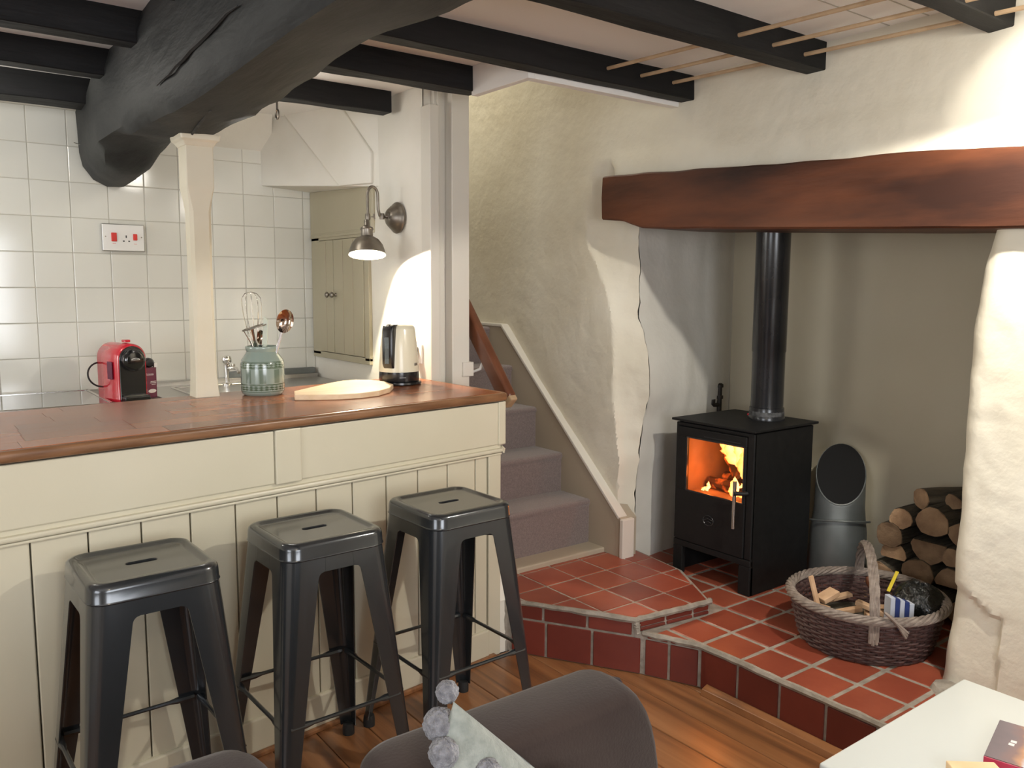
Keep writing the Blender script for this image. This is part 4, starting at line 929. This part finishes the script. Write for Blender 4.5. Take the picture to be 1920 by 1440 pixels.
# ================================================================== STOVE
def stove():
    t = thing('wood_stove', (2.82, 2.15, .154), 'black steel wood-burning stove with a lit fire behind its glass door', 'stove'); O = (2.82, 2.15, .154)
    X0, X1, Y0, Y1, Z0, Z1 = 2.640, 3.026, 1.955, 2.352, .154, .802
    def b(name, *a, m='stove_black', bev=.003, parent=t): return ob(name, MB().box(*a), m, parent, bev, W=O)
    b('top_plate', X0 - .012, Y0 - .012, Z1 + .006, X1 + .018, Y1 + .018, Z1 + .016, bev=.002)
    ob('top_spacer', MB().box(X0 + .02, Y0 + .02, Z1 - .004, X1 - .02, Y1 - .02, Z1 + .008), 'rubber', t, W=O)
    b('side_panel', X0 + .004, Y0, Z0, X1, Y0 + .014, Z1); b('side_panel', X0 + .004, Y1 - .014, Z0, X1, Y1, Z1)
    b('back_panel', X1 - .014, Y0 + .014, .28, X1, Y1 - .014, Z1); b('firebox_floor', X0 + .02, Y0 + .014, .49, X1 - .014, Y1 - .014, .505, m='stove_inner')
    b('underside', X0 + .006, Y0 + .014, .275, X1 - .014, Y1 - .014, .29)
    b('top_inner', X0 + .01, Y0 + .014, Z1 - .02, X1 - .014, Y1 - .014, Z1 - .004)
    # front: legs, lower panel, door
    b('leg', X0 - .002, Y0, Z0, X0 + .02, Y0 + .055, .272); b('leg', X0 - .002, Y1 - .05, Z0, X0 + .02, Y1, .272)
    b('front_panel', X0 - .002, Y0, .272, X0 + .016, Y1, .298)
    dz0, dz1 = .30, .785
    g0, g1, gy0, gy1 = .520, .745, 2.000, 2.290
    d = ob('stove_door', MB().box(X0 - .004, Y0 + .035, dz0, X0 + .012, Y1 - .012, g0), 'stove_black', t, .003, W=O)
    ob('door_frame', MB().box(X0 - .004, Y0 + .035, g1, X0 + .012, Y1 - .012, dz1).box(X0 - .004, Y0 + .035, g0, X0 + .012, gy0, g1).box(X0 - .004, gy1, g0, X0 + .012, Y1 - .012, g1), 'stove_black', d, .0025, W=O)
    b('front_post', X0, Y0, .30, X0 + .014, Y0 + .032, Z1); b('front_post', X0, Y1 - .011, .30, X0 + .014, Y1, Z1)
    b('front_header', X0, Y0 + .03, dz1 + .003, X0 + .014, Y1 - .01, Z1)
    ob('glass_pane', MB().box(X0 + .004, gy0 - .006, g0 - .006, X0 + .008, gy1 + .006, g1 + .006), 'stove_glass', d, W=O)
    gs = MB()
    for a, c in (((gy0, g0), (gy1, g0)), ((gy1, g0), (gy1, g1)), ((gy0, g1), (gy0, g0)), ((gy0, g1), (gy1, g1))): gs.bar((X0 - .002, *a), (X0 - .002, *c), .006, .006)
    ob('glass_gasket', gs, 'gunmetal', d, .001, W=O)
    hd = ob('door_handle', MB().tube([(X0 - .042, 2.010, .425), (X0 - .042, 2.010, .615)], .0075, 12), 'steel', t, smooth=True, W=O); hd['label'] = 'slim steel door handle bar'
    ob('handle_pivot', MB().tube([(X0 - .046, 2.012, .566), (X0 - .036, 2.004, .566), (X0 - .02, 1.985, .566), (X0 - .004, 1.978, .566)], [.011, .009, .0085, .010], 12), 'stove_black', hd, smooth=True, W=O)
    # oval maker's mark
    ov = MB().tube([(X0 - .005, 2.165 + .026 * math.cos(k * math.pi / 16), .415 + .021 * math.sin(k * math.pi / 16)) for k in range(32)], .002, 6, closed=True)
    ov.tube([(X0 - .005, 2.143, .418), (X0 - .006, 2.165, .424), (X0 - .005, 2.187, .412)], .0018, 6).tube([(X0 - .005, 2.148, .408), (X0 - .006, 2.165, .412), (X0 - .005, 2.184, .403)], .0015, 6)
    ob('oval_emblem', ov, 'gunmetal', d, smooth=True, W=O)
    ob('vent_slot', MB().box(X0 - .0055, 2.02, .756, X0 - .003, 2.20, .760), 'rubber', d, W=O)
    # firebox lining, logs, flames
    ob('firebrick', MB().box(X1 - .03, Y0 + .016, .505, X1 - .016, Y1 - .016, .775), 'stove_inner', t, W=O)
    ob('firebrick', MB().box(X0 + .03, Y1 - .03, .505, X1 - .03, Y1 - .016, .775), 'stove_inner', t, W=O); ob('firebrick', MB().box(X0 + .03, Y0 + .016, .505, X1 - .03, Y0 + .03, .775), 'stove_inner', t, W=O)
    def lg(a, c, r, lb):
        P = [Vector(a).lerp(Vector(c), k / 6) for k in range(7)]
        o = ob('burning_log', MB().tube(P, [r * (1 + .15 * nz(k, a[0], r, 3)) for k in range(7)], 9), 'ember_wood', None); ce_ = Vector(a).lerp(Vector(c), .5)
        o.data.transform(Matrix.Translation(-ce_)); o.location = ce_; tag(o, lb, 'log', 'logs burning in the stove')
    lg((2.77, 2.06, .535), (2.80, 2.30, .53), .026, 'glowing log at the bottom of the stove fire'); lg((2.88, 2.02, .54), (2.87, 2.27, .545), .03, 'charred log at the back of the stove fire'); lg((2.82, 2.14, .56), (2.88, 2.26, .64), .03, 'dark log leaning upright in the stove fire')
    def flame(name, c, h, r, lean, lb):
        mb = MB(); rings = []
        for i in range(15):
            u = i / 14; rad = r * (math.sin(math.pi * min(1, u * .95 + .12)) ** .8) * (1 - .35 * u) + .001
            cx, cy = c[0] + .012 * nz(u * 3, c[1] * 9, 0, 1), c[1] + lean * u ** 1.3 + .022 * nz(u * 4, c[1] * 20, 5, 1)
            rings.append([(cx + rad * .45 * math.cos(a * math.pi / 6), cy + rad * (1 + .5 * nz(a, u * 6, c[1] * 5, 1)) * math.sin(a * math.pi / 6), c[2] + h * u + .012 * nz(a * 2, u * 5, 3, 1)) for a in range(12)])
        mb.loft(rings); return ob(name, mb, 'flame', fr, smooth=True, W=tuple(fr.location))
    fr = thing('fire', (2.80, 2.14, .52), 'orange and yellow flames burning inside the stove', 'flames')
    for c_, h_, r_, l_ in (((2.75, 2.13, .506), .085, .030, .005), ((2.76, 2.10, .506), .06, .022, .0), ((2.72, 2.245, .512), .040, .010, -.006), ((2.72, 2.262, .51), .016, .008, 0),
                           ((2.765, 2.085, .585), .14, .046, .012), ((2.78, 2.12, .625), .11, .042, .035), ((2.775, 2.155, .635), .10, .046, .045), ((2.78, 2.19, .668), .075, .034, .05), ((2.79, 2.10, .655), .09, .040, .02)):
        flame('flame', c_, h_, r_, l_, '')
    light('fire_glow', 'POINT', (2.70, 2.15, .69), None, 2.4, (1, .33, .07), .02); light('fire_glow_low', 'POINT', (2.72, 2.24, .58), None, .9, (1, .25, .05), .03)
    # flue
    f = thing('flue_pipe', (2.92, 2.11, .818), 'glossy black flue pipe rising from the stove top', 'flue')
    ob('pipe', MB().lathe([(.066, .02), (.066, .28), (.0685, .285), (.0685, 1.078), (.001, 1.078)], 40), 'flue_black', f, smooth=True)
    ob('pipe_collar', MB().lathe([(.064, 0), (.074, 0), (.074, .012), (.071, .018), (.070, .05), (.067, .052)], 40), 'flue_black', f, smooth=True)
    ob('ash_patch', MB().lathe([(.0712, .014), (.0715, .02), (.0715, .03), (.0705, .036)], 30), 'flue_ash', f, smooth=True)
    ob('collar_screw', MB().lathe([(.001, 0), (.006, 0), (.005, .006), (.001, .007)], 10, (-.04, .058, .016), Matrix.Rotation(R(-90), 4, 'Y')), 'red_plastic', f, smooth=True)
    p = thing('iron_spigot', (3.20, 2.585, .78), 'small rusty iron pipe valve on the recess wall behind the stove', 'pipe')
    ob('pipe', MB().tube([(0, 0, -.06), (0, 0, .11)], .012, 10).lathe([(.013, 0), (.018, 0), (.018, .015), (.013, .015)], 10, (0, 0, .05)).lathe([(.001, .105), (.018, .105), (.018, .118), (.01, .125), (.001, .125)], 10), 'iron', p, smooth=True)
    ob('valve', MB().tube([(0, 0, .02), (-.04, .0, .022), (-.05, 0, .03), (-.05, 0, .05)], [.01, .01, .013, .014], 10), 'iron', p, smooth=True)
stove()

# ================================================================== COAL HOD
def hod():
    t = thing('coal_hod', (3.15, 1.897, .154), 'galvanised coal hod with a dark oval mouth behind the stove', 'coal hod')
    d = Vector((.85, .53, 0)); n = 36
    def ring(r, z, slant=0): 
        out = []
        for k in range(n):
            a = 2 * math.pi * k / n; p = Vector((r * math.cos(a), r * math.sin(a), 0)); out.append((p.x, p.y, z + slant * p.dot(d)))
        return out
    ob('body', MB().loft([ring(.118, 0), ring(.12, .006), ring(.112, .2), ring(.104, .26), ring(.100, .30, .3), ring(.098, .42, 1.05), ring(.096, .437, 1.15), ring(.092, .437, 1.15), ring(.09, .41, 1.1), ring(.05, .41, 1.1)]), 'galvanised', t, smooth=True)
    ob('mouth', MB().loft([ring(.0945, .440, 1.15), ring(.090, .432, 1.15)]), 'hod_dark', t)  # near-black disc across the mouth stands in for the shaded inside
    ob('rolled_rim', MB().tube([Vector(p) for p in ring(.0965, .436, 1.15)], .0022, 6, closed=True), 'galvanised', t, smooth=True)
    P = [(-.115 * math.cos(R(a)) * 1.05, -.115 * math.sin(R(a)) * 1.05, .245 + .022 * math.sin(R((a + 30) / 150 * 180))) for a in range(-35, 121, 10)]
    ob('carrying_handle', MB().tube(P, .0045, 8), 'galvanised', t, smooth=True)
hod()

# ================================================================== BASKET
def basket():
    t = thing('wicker_basket', (2.635, 1.470, .155), 'dark round wicker basket with pale braided rim and handle on the hearth', 'basket', rz=R(-20))
    H = .155
    def rad(z): return .208 + .040 * (z / H) ** .8
    wv = MB(); rows = 17; N = 40
    for r in range(rows):
        z = .006 + (H - .01) * r / (rows - 1); P = []
        for k in range(N * 3):
            a = 2 * math.pi * k / (N * 3); rr = rad(z) + .0042 * math.cos(N / 2 * a + math.pi * r); P.append((rr * math.cos(a), rr * math.sin(a) * .97, z + .0015 * math.sin(a * 5 + r)))
        wv.tube(P, .0047, 5, closed=True)
    w_ = ob('woven_wall', wv, 'wicker_dark', t, smooth=True); w_['kind'] = 'stuff'
    st_ = MB()
    for k in range(N):
        a = 2 * math.pi * k / N
        for da in (-.012, .012): st_.tube([(rad(z) * math.cos(a + da), rad(z) * math.sin(a + da) * .97, z) for z in (0, .05, .1, H)], .0036, 5)
    s2 = ob('stakes', st_, 'wicker_dark', t, smooth=True); s2['kind'] = 'stuff'
    ob('base', MB().lathe([(.001, 0), (.208, 0), (.208, .008), (.001, .008)], 40), 'wicker_dark', t)
    rim = MB(); M = 160
    for s_ in range(6):
        P = []
        for k in range(M):
            a = 2 * math.pi * k / M; ph = a * 9 + s_ * math.pi / 3; rr = .251 + .012 * math.cos(ph); zz = H + .006 + .010 * math.sin(ph); P.append((rr * math.cos(a), rr * math.sin(a) * .97, zz))
        rim.tube(P, .0062, 6, closed=True)
    r_ = ob('braided_rim', rim, 'wicker_pale', t, smooth=True)
    hn = MB()
    for s_ in range(6):
        P = []
        for k in range(60):
            u = k / 59; a = math.pi * u; ph = u * 14 + s_ * math.pi / 3
            y = .244 * math.cos(a) ; z = .09 + .235 * math.sin(a) ** .62; P.append((.0 + .011 * math.cos(ph), y + .010 * math.sin(ph) * math.sin(a), z + .010 * math.sin(ph) * abs(math.cos(a))))
        hn.tube(P, .0058, 6)
    ho = ob('handle', hn, 'wicker_pale', t, smooth=True); ho.rotation_euler = (0, 0, R(-54 + 20))
    # loop where the handle is lashed on
    ls = MB()
    for s_ in range(5):
        P = [(.262 - .03 * (k / 14) * (s_ % 2) + .008 * math.sin(k / 14 * math.pi) , -.035 + .006 * s_ + .075 * (k / 14) * (1 - .1 * s_), H + .045 - .065 * (k / 14) - .004 * s_) for k in range(15)]
        ls.tube(P, .005, 5)
    lo = ob('handle_lashing', ls, 'wicker_pale', t, smooth=True); lo.rotation_euler = (0, 0, R(-131 + 20))
    B = (2.635, 1.470, .155)
    def vw(r, d): return (B[0] + .8 * r + .6 * d, B[1] - .6 * r + .8 * d)   # r: to the right in the view, d: away
    fill = ob('kindling_heap', MB().lathe([(.001, .0), (.19, 0), (.197, .05), (.12, .075), (.001, .08)], 14), 'bark', None, smooth=True); fill.location = (B[0], B[1], B[2] + .009); tag(fill, 'heap of small dark wood scraps filling the bottom of the basket', 'kindling', kind='stuff')
    def stick(r0, d0, z0, r1, d1, z1, wd, th, lb):
        a, b_ = Vector((*vw(r0, d0), B[2] + z0 + .012)), Vector((*vw(r1, d1), B[2] + z1 + .012)); c = (a + b_) / 2
        mb = MB().bar(a - c, b_ - c, wd, th); o = ob('kindling_stick', mb, 'kindling_wood', None, .0015, seg=1); o.location = c; tag(o, lb, 'kindling', 'kindling in the wicker basket')
    stick(-.165, -.02, .09, -.19, .01, .21, .020, .010, 'kindling stick standing nearly upright in the basket')
    stick(-.20, .04, .10, -.16, -.06, .115, .045, .02, 'broad kindling chip at the left rim of the basket')
    stick(-.15, .02, .12, -.09, .04, .145, .05, .018, 'broad kindling chip tilted behind the upright stick')
    stick(-.185, -.10, .115, -.05, -.08, .13, .022, .016, 'long light kindling stick lying across the front left')
    stick(-.04, -.02, .13, .06, -.12, .105, .026, .016, 'kindling stick lying beside the basket handle')
    stick(-.02, -.05, .095, .04, -.06, .1, .05, .018, 'kindling chip half under the stick by the handle')
    stick(-.13, .06, .10, -.02, .08, .12, .03, .012, 'kindling chip at the back of the basket behind the upright stick')
    stick(.0, .02, .10, .03, -.09, .14, .02, .012, 'kindling stick pointing at the handle from behind')
    stick(-.10, -.14, .10, -.02, -.15, .10, .03, .02, 'kindling chip tucked below the front rim')
    pk = thing('firelighter_box', (*vw(.065, -.12), B[2] + .085), 'blue and white striped carton standing in the basket right of the handle', 'carton', rz=R(-30))
    for k, m in enumerate(['pale_card', 'blue_card', 'pale_card', 'blue_card', 'pale_card']):
        ob('carton_panel', MB().box(-.045 + k * .017, -.012, -.04, -.045 + (k + 1) * .017 - .001, .025, .115 - .006 * k), m, pk, .001)
    bg = MB()
    def bag(u, v):
        th = 2 * math.pi * u; ph = math.pi * v; r = 1 + .22 * nz(math.cos(th) * 2, math.sin(th) * 2, v * 5, 1) ; return (.07 * r * math.sin(ph) * math.cos(th), .085 * r * math.sin(ph) * math.sin(th), .07 - .075 * r * math.cos(ph))
    o = ob('plastic_bag', bg.grid(bag, 40, 24), 'black_bag', None, smooth=True); o.location = (*vw(.165, -.03), B[2] + .07); tag(o, 'crumpled glossy black plastic bag in the right of the basket', 'bag')
    o = ob('match_stick', MB().bar((-.02, 0, -.03), (.035, 0, .03), .012, .003), 'yellow_card', None, .001); o.location = (*vw(.100, .03), B[2] + .195); tag(o, 'bright yellow strip sticking up by the black bag', 'strip')
    br_ = thing('hearth_brush', (*vw(.07, .06), B[2] + .1), 'brown wooden brush handle with a looped cord in the basket', 'brush')
    ob('brush_handle', MB().tube([(0, 0, -.02), (-.01, .01, .05), (-.02, .02, .085), (-.02, .03, .10)], [.012, .015, .018, .010], 10), 'handrail_wood', br_, smooth=True); ob('hanging_loop', MB().tube([(-.02, .03, .1), (-.035, .03, .12), (-.01, .03, .128), (.012, .03, .115)], .003, 6), 'wicker_pale', br_, smooth=True)
basket()

# ================================================================== LOGS
def logs():
    def log(y, z, r, x, L, shape, lb, yaw=0, tilt=0):
        t = thing('firewood_log', (x, y, z), lb, 'log', 'firewood stacked in the recess', rz=yaw); t.rotation_euler = (0, tilt, yaw)
        n = 14; pr = []
        seed = rnd.random() * 50
        for k in range(n):
            a = 2 * math.pi * k / n; c = math.cos(a); s_ = math.sin(a); rr = r * (1 + .16 * nz(c * 1.5, s_ * 1.5, seed, 1) + .05 * nz(c * 4, s_ * 4, seed, 1))
            if shape == 'half': py, pz = rr * c, max(rr * s_, -.25 * r)
            elif shape == 'half_up': py, pz = rr * c, min(rr * s_, .25 * r)
            elif shape == 'wedge': py, pz = rr * c, rr * s_ * (.35 + .65 * (c + 1) / 2)
            else: py, pz = rr * c, rr * s_ * .9
            pr.append((py, pz))
        rings = [[(xx, py * k2, pz * k2) for py, pz in pr] for xx, k2 in ((0, .985), (.01, 1), (L * .35, 1.03), (L * .7, .98), (L, .97))]
        ob('bark', MB().loft(rings), 'bark', t, smooth=True)
        ob('cut_end', MB().loft([[(-.003 - .004 * rnd.random(), py * .955, pz * .955) for py, pz in pr], [(.002, py * .97, pz * .97) for py, pz in pr]]), 'cut_wood', t)
    A = [(1.545, .507, .046, 'round', 'small round log with a pale cut end, topmost at the left of the stack'),
         (1.585, .438, .055, 'round', 'split log with a rough pale end just under the small round one'),
         (1.424, .520, .062, 'round', 'large brown-ended log at the upper middle of the stack'),
         (1.440, .425, .066, 'half_up', 'half-round log below the large brown-ended log'),
         (1.320, .500, .050, 'round', 'orange-ended log at the right, partly hidden by the pillar'),
         (1.335, .410, .048, 'wedge', 'light split wedge against the pillar, below the orange end'),
         (1.570, .360, .052, 'half', 'splintered split log at the left, third from the top'),
         (1.605, .285, .050, 'wedge', 'reddish-ended log at the lower left behind the basket handle'),
         (1.470, .315, .062, 'round', 'broad grey-green log low in the middle of the stack'),
         (1.355, .310, .055, 'half', 'brown split log low at the right of the stack'),
         (1.540, .215, .055, 'round', 'bottom-row log behind the left of the basket'),
         (1.420, .210, .055, 'round', 'bottom-row log behind the middle of the basket'),
         (1.300, .212, .055, 'round', 'bottom-row log behind the right of the basket'),
         (1.650, .208, .050, 'round', 'bottom-row log nearest the coal hod')]
    for i, (y, z, r, sh, lb) in enumerate(A): log(y, z, r, 2.985 + rnd.uniform(-.012, .015), .27, sh, lb, rnd.uniform(-.05, .05))
    log(1.50, .585, .045, 3.04, .22, 'round', 'mossy bark-covered log lying on top at the back of the stack', R(-28)); log(1.385, .592, .040, 3.05, .2, 'wedge', 'small bark chunk lying on top at the right of the stack', R(-15))
logs()

# ================================================================== SOFA, CUSHIONS
def sofa():
    t = thing('sofa', (.6, .7, 0), 'dark brown suede sofa seen from its low side in the foreground', 'sofa'); O = (.6, .7, 0)
    def slab(name, x0, x1, y0, y1, z0, z1, rl, rr):
        out = [(x0, z0), (x1, z0)]
        for k in range(9): a = R(90 * k / 8); out.append((x1 - rr[0] + rr[0] * math.cos(a), z1 - rr[1] + rr[1] * math.sin(a)))
        for k in range(9): a = R(90 + 90 * k / 8); out.append((x0 + rl[0] + rl[0] * math.cos(a), z1 - rl[1] + rl[1] * math.sin(a)))
        rings = []
        for k_ in range(9):
            an = math.pi * k_ / 8; yy = (y0 + y1) / 2 - (y1 - y0) / 2 * math.cos(an); ins = .03 * (1 - math.sin(an) ** .8) + .0001
            cx, cz = (x0 + x1) / 2, (z0 + z1) / 2; rings.append([(x + (cx - x) * ins * 2.2, yy, z + (cz - z) * ins * 2.2) for x, z in out])
        o = ob(name, MB().loft(rings), 'suede', t, smooth=True, W=O); return out
    out = slab('backrest', .47, .962, .86, .985, .12, .742, (.05, .03), (.08, .22))
    P = [(x + .002, .925, z + .0005 - (.006 if k_ > 7 else 0)) for k_, (x, z) in enumerate(out[1:11])]; ob('piping', MB().tube(P, .0038, 8), 'suede_piping', t, smooth=True, W=O)
    slab('backrest', .05, .385, .93, 1.12, .12, .728, (.05, .03), (.055, .045))
    ob('seat_base', MB().box(.0, .25, .10, .93, .90, .36), 'suede', t, .03, seg=4, smooth=True, W=O); ob('seat_cushion', MB().box(.02, .24, .36, .90, .85, .47), 'suede', t, .04, seg=4, smooth=True, W=O)
    for x, y in ((.06, .30), (.86, .30), (.06, .84), (.86, .84)): ob('leg', MB().tube([(x, y, .0), (x, y, .11)], [.015, .022], 10), 'handrail_wood', t, smooth=True, W=O)
    # grey cushion standing on one corner, pompoms along its edge
    c = thing('pompom_cushion', (.592, .80, .61), 'light grey knitted cushion with darker grey pompoms, leaning on the sofa', 'cushion')
    # local frame: u right in the view plane, v up
    hw = .16
    cu, cv = Vector((1, .05, 0)).normalized(), Vector((0, .12, 1)).normalized(); cn = cu.cross(cv)
    corners = [(-.060, .240), (.150, .02), (.02, -.22), (-.160, .0)]
    def quad(u, v):
        a = Vector(corners[0]).lerp(Vector(corners[1]), u); b_ = Vector(corners[3]).lerp(Vector(corners[2]), u); p = a.lerp(b_, v)
        return p
    def face(sg):
        def f(u, v):
            p = quad(u, v); k = (math.sin(math.pi * u) * math.sin(math.pi * v)) ** .38; pin = .012 * (math.sin(math.pi * u) + math.sin(math.pi * v)) * 0
            q = cu * p.x + cv * p.y + cn * sg * (.040 * k + .003 * nz(u * 5, v * 5, 2, 1)); return q
        return f
    mb = MB().grid(face(1), 24, 24).grid(face(-1), 24, 24)
    o = ob('cover', mb, 'cushion_grey', c, smooth=True)
    def pom(p, r):
        mb = MB()
        def f(u, v):
            th, ph = 2 * math.pi * u, math.pi * v; d_ = Vector((math.sin(ph) * math.cos(th), math.sin(ph) * math.sin(th), math.cos(ph))); k = 1 + .10 * nz(d_.x, d_.y, d_.z, 9) + .07 * nz(d_.x, d_.y, d_.z, 22); return d_ * r * k
        mb.grid(f, 40, 24); o = ob('pompom', mb, 'pompom_grey', c, smooth=True); o.location = p; return o
    def cw(x, z, y=.86): return Vector((x - .60, y - .80, z - .60))
    for x, z, r, y in ((.543, .842, .0145, .845), (.528, .806, .0205, .84), (.519, .783, .019, .815), (.566, .752, .018, .79), (.572, .718, .019, .78)): pom(cw(x, z, y), r)
    w_ = thing('white_cushion', (.745, .78, .60), 'corner tip of a white cushion at the bottom edge', 'cushion')
    def f2(sg):
        def f(u, v):
            p = Vector((-.055, .11)).lerp(Vector((.08, .02)), u).lerp(Vector((-.10, -.05)).lerp(Vector((.05, -.13)), u), v); k = (math.sin(math.pi * u) * math.sin(math.pi * v)) ** .6
            return cu * p.x + cv * p.y + cn * sg * .03 * k
        return f
    ob('cover', MB().grid(f2(1), 14, 14).grid(f2(-1), 14, 14), 'cushion_white', w_, smooth=True)
sofa()

# ================================================================== COFFEE TABLE
def table():
    t = thing('side_table', (1.68, .6, 0), 'white low table in the right foreground', 'table'); O = (1.68, .6, 0)
    ob('tabletop', MB().box(1.385, -.1, .428, 1.975, .85, .45), 'table_white', t, .006, seg=3, smooth=True, W=O)
    ob('apron', MB().box(1.41, -.07, .34, 1.95, .825, .428), 'table_white', t, .003, W=O)
    for x, y in ((1.43, .80), (1.93, .80), (1.43, -.05), (1.93, -.05)): ob('leg', MB().box(x - .022, y - .022, 0, x + .022, y + .022, .34), 'table_white', t, .004, W=O)
    dr = ob('drawer_front', MB().box(1.398, .35, .352, 1.41, .79, .42), 'table_white', t, .002, W=O); ob('drawer_lip', MB().box(1.392, .40, .42, 1.41, .80, .427), 'table_white', dr, .001, W=O)
    b = thing('photo_book', (1.745, .592, .4505), 'thin book with red edge and a dusk photo cover on the white table', 'book', rz=R(14)); 
    # local x along the left edge (away), local -y to the right
    ob('pages', MB().box(-.085, -.125, .002, .085, .085, .012), 'paper', b); ob('back_cover', MB().box(-.088, -.13, 0, .088, .09, .003), 'book_red', b, .001); ob('spine', MB().box(-.0885, -.13, 0, -.084, .09, .0155), 'book_red', b, .001)
    def cv(nt, bs, o_):
        N = nt.nodes; L = nt.links; tc = N.new('ShaderNodeTexCoord'); sx = N.new('ShaderNodeSeparateXYZ'); L.new(tc.outputs['Object'], sx.inputs[0]); nn = N.new('ShaderNodeTexNoise'); nn.inputs['Scale'].default_value = 18; L.new(tc.outputs['Object'], nn.inputs['Vector'])
        ad = N.new('ShaderNodeMath'); ad.operation = 'MULTIPLY_ADD'; ad.inputs[1].default_value = .05; L.new(nn.outputs['Fac'], ad.inputs[0]); L.new(sx.outputs['Y'], ad.inputs[2])
        r_ = N.new('ShaderNodeMapRange'); r_.inputs['From Min'].default_value = -.04; r_.inputs['From Max'].default_value = .135; L.new(ad.outputs[0], r_.inputs['Value'])
        c = N.new('ShaderNodeValToRGB'); e = c.color_ramp.elements; e[0].position = .0; e[0].color = (.50, .56, .75, 1); e[1].position = 1; e[1].color = (.10, .08, .10, 1)
        q = e.new(.50); q.color = (.62, .66, .80, 1); q = e.new(.56); q.color = (.50, .26, .14, 1); q = e.new(.64); q.color = (.22, .13, .13, 1); q = e.new(.75); q.color = (.16, .12, .14, 1)
        L.new(r_.outputs[0], c.inputs[0]); L.new(c.outputs[0], bs.inputs['Base Color'])
    mat('book_cover', (.2, .2, .2), .3, coat=.4, extra=cv)
    ob('front_cover', MB().box(-.088, -.13, .012, .088, .09, .0155), 'book_cover', b, .0008)
    ob('small_print', MB().box(-.012, .050, .0154, -.002, .060, .0157).box(.002, .048, .0154, .012, .058, .0157), 'white_print', b)
    c = thing('wooden_box', (1.555, .62, .4505), 'small pale wooden box stamped with a brown tree motif', 'box', rz=R(50))
    ob('body', MB().box(-.055, -.045, 0, .055, .045, .02), 'box_wood', c, .002)
    st_ = MB()
    for k in range(16): a = rnd.random() * 6.28; r = .028 * math.sqrt(rnd.random()); st_.prism([(r * math.cos(a) + .007 * math.cos(q * 1.05), r * math.sin(a) + .003 * math.sin(q * 1.05)) for q in range(6)], .02, .0204)
    st_.box(-.002, -.038, .02, .002, -.01, .0204); ob('tree_print', st_, 'brown_print', c)
table()

# ceiling spotlight just beyond the top right corner: it throws the bright pools on the plaster
fl_ = thing('ceiling_spotlight', (2.02, .74, 2.158), 'pewter ceiling spotlight beyond the top right corner of the photo', 'lamp')
ob('ceiling_rose', MB().lathe([(0.001, -.02), (.03, -.018), (.045, 0), (0.001, 0)], 24), 'pewter', fl_, smooth=True)
ob('stem', MB().tube([(0, 0, -.01), (-.02, -.02, -.10), (-.022, -.022, -.13)], .006, 8), 'pewter', fl_, smooth=True)
ob('spot_head', MB().tube([(-.075, -.075, -.115), (-.03, -.03, -.19)], [.02, .036], 20, cap=True), 'pewter', fl_, smooth=True)

for o in list(bpy.data.objects):
    if o.get('label') == '': del o['label']
